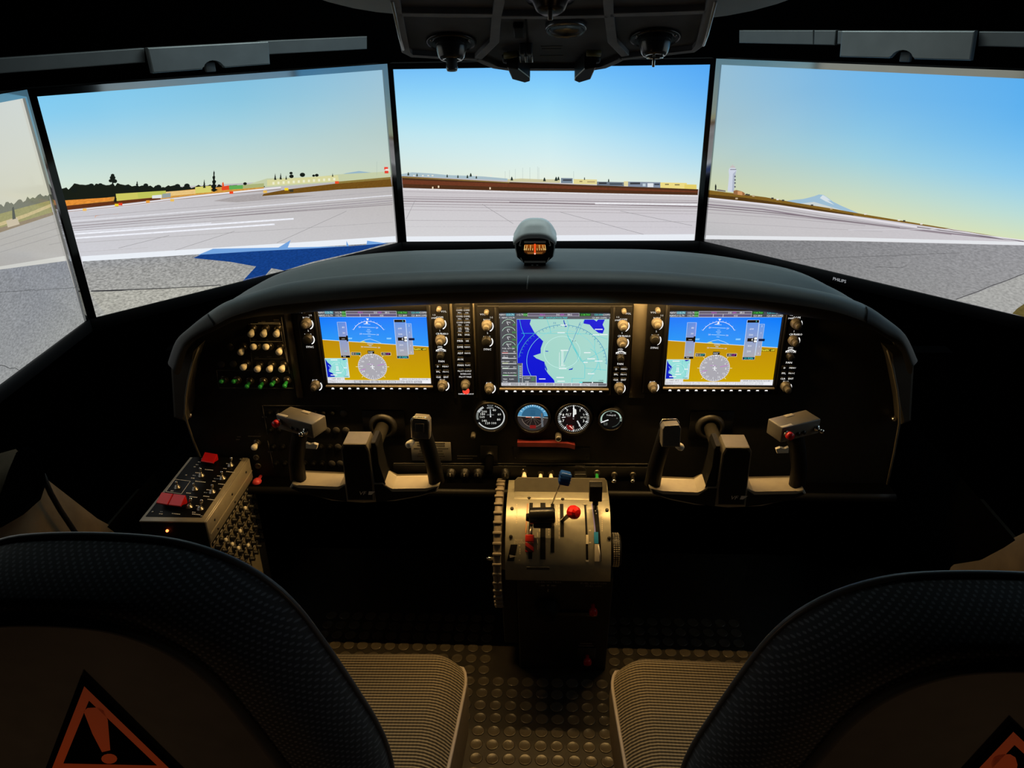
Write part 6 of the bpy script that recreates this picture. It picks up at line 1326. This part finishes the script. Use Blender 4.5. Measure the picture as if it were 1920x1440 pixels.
def seat(xc, ins, top_z, ytop, label):
    """ins: sign of the side facing the aisle"""
    root = thing('pilot_seat', (xc, .85, 0), label, 'seat', 'pilot seats')
    S = lambda d: xc + ins*d
    # backrest outline (half widths by height below the top)
    half = [(.0, 0.0), (.06, .003), (.10, .012), (.140, .034), (.172, .068), (.193, .110), (.208, .160), (.222, .215), (.235, .270), (.248, .330), (.256, .40), (.254, .50), (.245, .56)]
    def ring(dy, scale, dz=0):
        L = []
        for hw, dn in half: L.append((hw*scale, dn))
        pts = [(-a, d) for a, d in reversed(L[1:])] + L
        out = []
        for a, d in pts:
            z_ = top_z - (1-scale)*.10 - d*(1-(1-scale)*.2) + dz; y = ytop + (top_z-z_)*.20 + dy; out.append(Vector((xc+a, y, z_)))
        return crom(out, 3)
    secs_ = [ring(-.055, .60), ring(-.062, .72), ring(-.060, .82), ring(-.048, .90), ring(-.022, .965), ring(.010, .995), ring(.030, .990), ring(.042, .965), ring(.046, .90), ring(.040, .72)]
    mb = MB(); mb.grid(secs_[1:]); n = len(secs_[0]); o = mb.obj('backrest', F_BACK, root)
    loc = wloc(root); weave_attr(o, lambda c: (c.x, c.z + c.y*.6, 0))
    mb = MB(); mb.tube([v+Vector((0, .002, .001)) for v in secs_[6]], .0040, 8); mb.obj('piping', DPIPE, root)
    # hard rear panel, slightly proud, with a soft edge
    rp = ring(-.070, .70); rp2 = ring(-.056, .735)
    ctr = Vector((xc, ytop + .20*.35 - .070, top_z-.35))
    mb = MB(); mb.grid([rp2, ring(-.066, .735), ring(-.072, .715), rp, [p*.6+Vector((xc, p.y, p.z))*.4 for p in rp], [Vector((xc, p.y, p.z)) for p in rp]]); mb.obj('rear_panel', SHELL, root)
    # warning triangle printed on the rear panel
    tx, tz = S(-.0) - .0, top_z-.315
    return root, ring, secs_
def seat_full(xc, ins, top_z, ytop, label, tri, xin, xout, mark, dot):
    root, ring, secs_ = seat(xc, ins, top_z, ytop, label)
    # warning sign on the plane of the rear panel
    rn = Vector((0, -1, -.2)).normalized(); rp = Vector((xc, ytop-.0735+.2*.3, top_z-.3))
    T = [atplane(x, y, rp, rn) for x, y in tri]
    U = Vector((1, 0, 0)); V = rn.cross(U); V = V if V.z > 0 else -V; c = (T[0]+T[1]+T[2])/3
    loc2 = [((p-c).dot(U), (p-c).dot(V)) for p in T]
    Fs = frame(c + rn*.001, U, V, rn)
    def shrink(s): return [(a*s, b*s) for a, b in loc2]
    mb = MB(); mb.prism(shrink(1.16), 0, .0008, Fs); sg = mb.obj('warning_sign', M_VOID, root, 'black triangle warning sign with orange border')
    o_, i_ = shrink(1.0), shrink(.77); mb = MB()
    for k in range(3):
        a, b = k, (k+1) % 3; mb._add([(*o_[a], .0012), (*o_[b], .0012), (*i_[b], .0012), (*i_[a], .0012)], [(0, 1, 2, 3)], Fs)
    mb.obj('border', ORANGE, sg)
    mb = MB(); mk = [atplane(x, y, rp, rn) for x, y in mark]; mb._add([Fs @ Vector(((v-c).dot(U), (v-c).dot(V), .0012)) for v in mk], [tuple(range(len(mk)))])
    dk = [atplane(dot[0]+dot[2]*math.cos(2*PI*k/14), dot[1]+dot[3]*math.sin(2*PI*k/14), rp, rn) for k in range(14)]; mb._add([Fs @ Vector(((v-c).dot(U), (v-c).dot(V), .0012)) for v in dk], [tuple(range(14))])
    mb.obj('exclamation_mark', ORANGE, sg)
    # cushion: rounded slab with ribbed cover
    xi, xo = xin, xout
    yf, ybk, zt = 1.062, .66, .305
    nx, ny = 44, 60; rows = []
    def prof(u): return (1-abs(2*u-1)**5)**.30
    for j in range(ny+1):
        v = j/ny; row = []
        for i in range(nx+1):
            u = i/nx
            # plan outline with a rounded front inner corner and a waist
            y = ybk + (yf-ybk)*v
            inset = .030*max(0, (v-.82)/.18)**2.2 + .018*math.sin(PI*min(1, max(0, (1-v)/.9)))**1.5*0 + .020*(1-v)*0
            flare = -.030*math.sin(PI*(1-v)*.9)**2*0 + .022*(1-v)**1.3
            xi_ = xi - ins*(inset+flare*1.2); xo_ = xo + ins*(inset)
            x = xi_ + (xo_-xi_)*u
            e = min(1, max(0, min(u, 1-u)/.10)); ef = min(1, max(0, (1-v)/.10)); 
            z_ = zt - .035*(1-e)**2.2 - .040*(1-ef)**2.4 - .012*(1-abs(2*u-1))**1 * .6 + .0*v
            row.append((x, y, z_))
        rows.append(row)
    mb = MB(); mb.grid(rows); o = mb.obj('cushion_top', F_SEAT, root); weave_attr(o, lambda c: (c.x, c.y, 0))
    edge = [r[0] for r in rows] + rows[-1][1:-1] + [r[-1] for r in reversed(rows)]
    low_ = [(p[0], p[1], .15) for p in edge]; mid_ = [(p[0]+(ins*.004 if abs(p[0]-xi) < .08 else 0), p[1]+.002, p[2]-.03) for p in edge]
    mb = MB(); mb.grid([edge, mid_, low_]); mb.obj('cushion_side', mat('seat_side', (.16, .125, .075), .8, 0, .2, .1, 60), root)
    mb = MB(); mb.tube([Vector(p)+Vector((0, 0, .002)) for p in edge[2::2]], .0032, 8); mb.obj('cushion_piping', PIPE, root)
    mb = MB(); mb.box(min(xi, xo)+.05, max(xi, xo)-.05, .62, 1.0, .08, .16, None, .01); mb.obj('seat_pan', M_BLACK, root)
    for sx in (-.17, .17):
        mb = MB(); mb.box(xc+sx-.02, xc+sx+.02, .58, 1.04, 0, .085, None, .004); mb.obj('rail_leg', M_BLACK, root)
    return root
TL = [(160, 1283), (325, 1443), (99, 1438)]
seat_full(-.462, 1, .876, .585, 'left pilot seat with dotted dark fabric back, nearest the switch console', TL, -.142, -.69, [(158.6, 1330), (166, 1323.5), (188, 1322.5), (196, 1328), (204, 1346.5), (208.5, 1403), (193, 1406.6), (175, 1372)], (206.5, 1419, 15, 9.5))
TR_ = [(1898, 1368), (2060, 1520), (1765, 1510)]
seat_full(.432, -1, .842, .590, 'right pilot seat with dotted dark fabric back, cut by the right picture edge', TR_, .112, .69, [(1856, 1428), (1862, 1415), (1872, 1410), (1892, 1410), (1902, 1416), (1906, 1430), (1898, 1480), (1878, 1480)], (1886, 1500, 14, 9))

# ================================================================== OVERHEAD CONSOLE
on = Vector((0, -.36, -.93)).normalized()      # face looks down and back at the crew
on = Vector((0, -.36, -.933)).normalized(); op = Vector((0, 1.30, 1.262))
OU = Vector((1, 0, 0)); OV = on.cross(OU); OV = OV if OV.z > 0 else -OV
oh = thing('overhead_console', (0, 1.30, 1.262), 'dark overhead console with eyeball vents and levers above the centre display', 'console')
def ohp(x, y):
    p = atplane(x, y, op, on)-op; return (p.dot(OU), p.dot(OV))
FO = frame(op, OU, OV, on)
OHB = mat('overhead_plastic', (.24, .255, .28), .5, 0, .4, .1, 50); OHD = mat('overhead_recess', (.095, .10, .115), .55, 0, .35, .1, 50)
out = [(731, -12), (733, 0), (753, 95), (758, 104), (768, 109), (895, 117), (908, 122), (925, 130), (950, 133.5), (1110, 133.5), (1135, 130), (1152, 122), (1165, 116), (1300, 100.5), (1312, 94), (1319, 84), (1343, 0), (1346, -12)]
po = [ohp(*p) for p in out]
po[0] = (po[1][0]*.95, po[1][1]+.20); po[-1] = (po[-2][0]*.95, po[-2][1]+.20)
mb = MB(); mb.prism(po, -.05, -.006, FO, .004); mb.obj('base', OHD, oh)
def rib(pts, wd, h=.0075, name='rib'):
    """raised frame bar along photo points"""
    q = [Vector((*ohp(*p), 0)) if len(p) == 2 else Vector((p[0], p[1], 0)) for p in pts]; N = len(q); Lf, Rf = [], []
    for i in range(N):
        a = q[max(i-1, 0)]; b = q[min(i+1, N-1)]; d = (b-a).normalized(); n = Vector((-d.y, d.x, 0)); Lf.append(q[i]+n*wd/2); Rf.append(q[i]-n*wd/2)
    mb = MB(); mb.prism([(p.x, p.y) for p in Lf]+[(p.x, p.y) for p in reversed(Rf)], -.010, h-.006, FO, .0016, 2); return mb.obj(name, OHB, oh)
far = .15
def ext(x, y):
    a = ohp(x, y); return (a[0]*.97, a[1]+far, 0)
def q3(*p): return [(*ohp(*a), 0) for a in p]
rib([ext(739, 2)]+q3((741, 2), (760, 97), (772, 104), (895, 111)), .011); rib([ext(1336, 2)]+q3((1334, 2), (1313, 84), (1300, 95), (1165, 110)), .011)
rib(q3((895, 111), (912, 117), (928, 125.5), (955, 129.5), (1108, 129.5), (1132, 125.5), (1150, 117), (1165, 110)), .011)
rib([ext(938, 3)]+q3((937, 3), (931, 30), (928, 78), (897, 109)), .012); rib([ext(1139, 3)]+q3((1140, 3), (1142, 28), (1147, 78), (1172, 104)), .012)
rib(q3((745, 26), (840, 27), (930, 28)), .012); rib(q3((930, 31), (1040, 31), (1142, 29)), .010); rib(q3((1142, 27), (1240, 24), (1327, 21)), .012)
EDG = mat('console_edge', (.60, .66, .66), .35, .4, .5)
for pts in (((735, 0), (750, 70), (756, 90)), ((1342, 0), (1326, 62), (1319, 82))):
    mb = MB(); mb.tube([FO @ Vector((*ohp(*p), .002)) for p in pts], .0022, 6); mb.obj('bright_edge', EDG, oh)  # pale tube paints the display light these edges catch
def vent(px, py, sx, broken):
    c = FO @ Vector((*ohp(px, py), -.006)); mb = MB()
    M = frame(c, OU, OV, on)
    mb.lathe([(.034, 0), (.036, .002), (.034, .005), (.027, .004), (.022, .001), (.0001, .001)], M, 32); o = mb.obj('eyeball_vent', M_GLOSSBLK, oh)
    d = Vector((0, -.62, -.78)).normalized(); t = c + on*.002
    mb = MB(); mb.lathe([(.024, -.004), (.0225, .008), (.0185, .020), (.0155, .024), (.0105, .024), (.0100, .020), (.0001, .019)], axis(t, Vector((0, -.25, -.97))), 28); mb.obj('nozzle', mat('nozzle_plastic', (.035, .038, .042), .22, 0, .6), o)
    if broken:
        b = t + Vector((0, -.25, -.97)).normalized()*.026
        mb = MB(); mb.tube([b+Vector((.011*math.cos(a), .011*math.sin(a), 0)) for a in [PI*(-.9+1.5*k_/14) for k_ in range(15)]], .0016, 6); mb.box(b.x-.004, b.x+.0, b.y-.012, b.y-.009, b.z-.012, b.z+.006, None, .001, 1); mb.obj('valve_ring', M_CHROME, o)
    else:
        b = t + Vector((0, -.25, -.97)).normalized()*.018
        mb = MB(); mb.lathe([(.0078, 0), (.0082, .018), (.0070, .021), (.0060, .021), (.0058, .019), (.0001, .019)], axis(b, Vector((.02, -.2, -.98))), 18); mb.obj('valve_knob', mat('clear_plastic', (.16, .18, .19), .12, 0, .8), o)
    for a in (30, 150, 270):
        mb = MB(); mb.sphere((0, 0, 0), .0016, M=M @ Matrix.Translation((.030*math.cos(math.radians(a)), .030*math.sin(math.radians(a)), .0045)), n=8, m=6); mb.obj('screw', M_STEEL, o)
vent(846, 84, 1, False); vent(1228, 76, -1, True)
c = FO @ Vector((*ohp(1032, 2), -.006)); M = frame(c, OU, OV, on)
mb = MB(); mb.lathe([(.030, 0), (.030, .004), (.022, .006), (.018, .016), (.012, .020), (.0001, .020)], M, 28); vk = mb.obj('dome_knob', M_GLOSSBLK, oh)
mb = MB(); b = c+on*.018; mb.box(b.x-.003, b.x+.003, b.y-.016, b.y+.004, b.z-.010, b.z+.002, None, .0012); mb.obj('pointer_fin', M_STEEL, vk)
c = FO @ Vector((*ohp(1061, 55), -.006)); M = frame(c, OU, OV, on)
mb = MB(); mb.lathe([(.021, 0), (.0275, .001), (.0280, .006), (.0255, .009), (.0225, .006), (.0205, .002), (.0001, .0015)], M, 36); mb.obj('speaker_ring', mat('ring_metal', (.20, .22, .24), .25, .7), oh)
for dx in (980, 993):
    p = ohp(dx, 96); mb = MB(); mb.box(p[0]-.0042, p[0]+.0042, p[1]-.016, p[1]+.018, -.006, .010, FO, .002); t = mb.obj('slide_tab', mat('tab_grey', (.09, .095, .10), .35), oh)
    mb = MB(); e = [FO @ Vector((p[0]+a, p[1]+b, .0105)) for a, b in ((-.0038, .010), (-.0038, -.015), (.0038, -.015), (.0038, .010))]; mb.tube(e, .0009, 6); mb.obj('tab_edge', EDG, t)
p0, p1 = ohp(986, 45), ohp(986, 92); mb = MB(); mb.box(p0[0]-.0016, p0[0]+.0016, p1[1], p0[1], -.0058, -.0050, FO); mb.obj('slide_slot', SLOT, oh)
p0 = ohp(977, 60); mb = MB(); mb.box(p0[0]-.010, p0[0]+.004, p0[1]-.020, p0[1]+.020, -.006, .002, FO, .002); mb.obj('slide_block', M_BLACK, oh)
def handle(pts, px, py, lever):
    q = [ohp(*p) for p in pts]; mb = MB(); mb.prism(q, -.004, .020, FO, .002); h = mb.obj('selector_handle', M_GLOSSBLK, oh)
    c = FO @ Vector((*ohp(px, py), 0)); mb = MB(); mb.cyl(c, c+on*.010, .009, .007, 16); mb.obj('pivot', M_BLACK, h)
    mb = MB(); a = [FO @ Vector((*ohp(*p), .004)) for p in lever]; mb.tube(a, .0045, 8); mb.obj('yellow_arm', mat('olive_paint', (.14, .12, .03), .5), h)
handle([(950, 100), (972, 104), (994, 122), (994, 128), (984, 131), (960, 124)], 952, 104, ((945, 99), (958, 98), (970, 95)))
handle([(1118, 100), (1096, 104), (1078, 122), (1077, 127), (1086, 131), (1108, 124)], 1116, 104, ((1126, 95), (1112, 94), (1100, 94)))
mb = MB()
for x, y, n in ((1035, 95, 10), (1035, 99.5, 9), (1035, 112, 11)):
    p = ohp(x, y); w_ = .0032
    for k_ in range(n): mb.box(p[0]+(k_-n/2)*w_, p[0]+(k_-n/2)*w_+.0023, p[1]-.0022, p[1]+.0022, -.0058, -.0052, FO)
mb.obj('legend', mat('overhead_print', (.13, .12, .10), .6), oh)
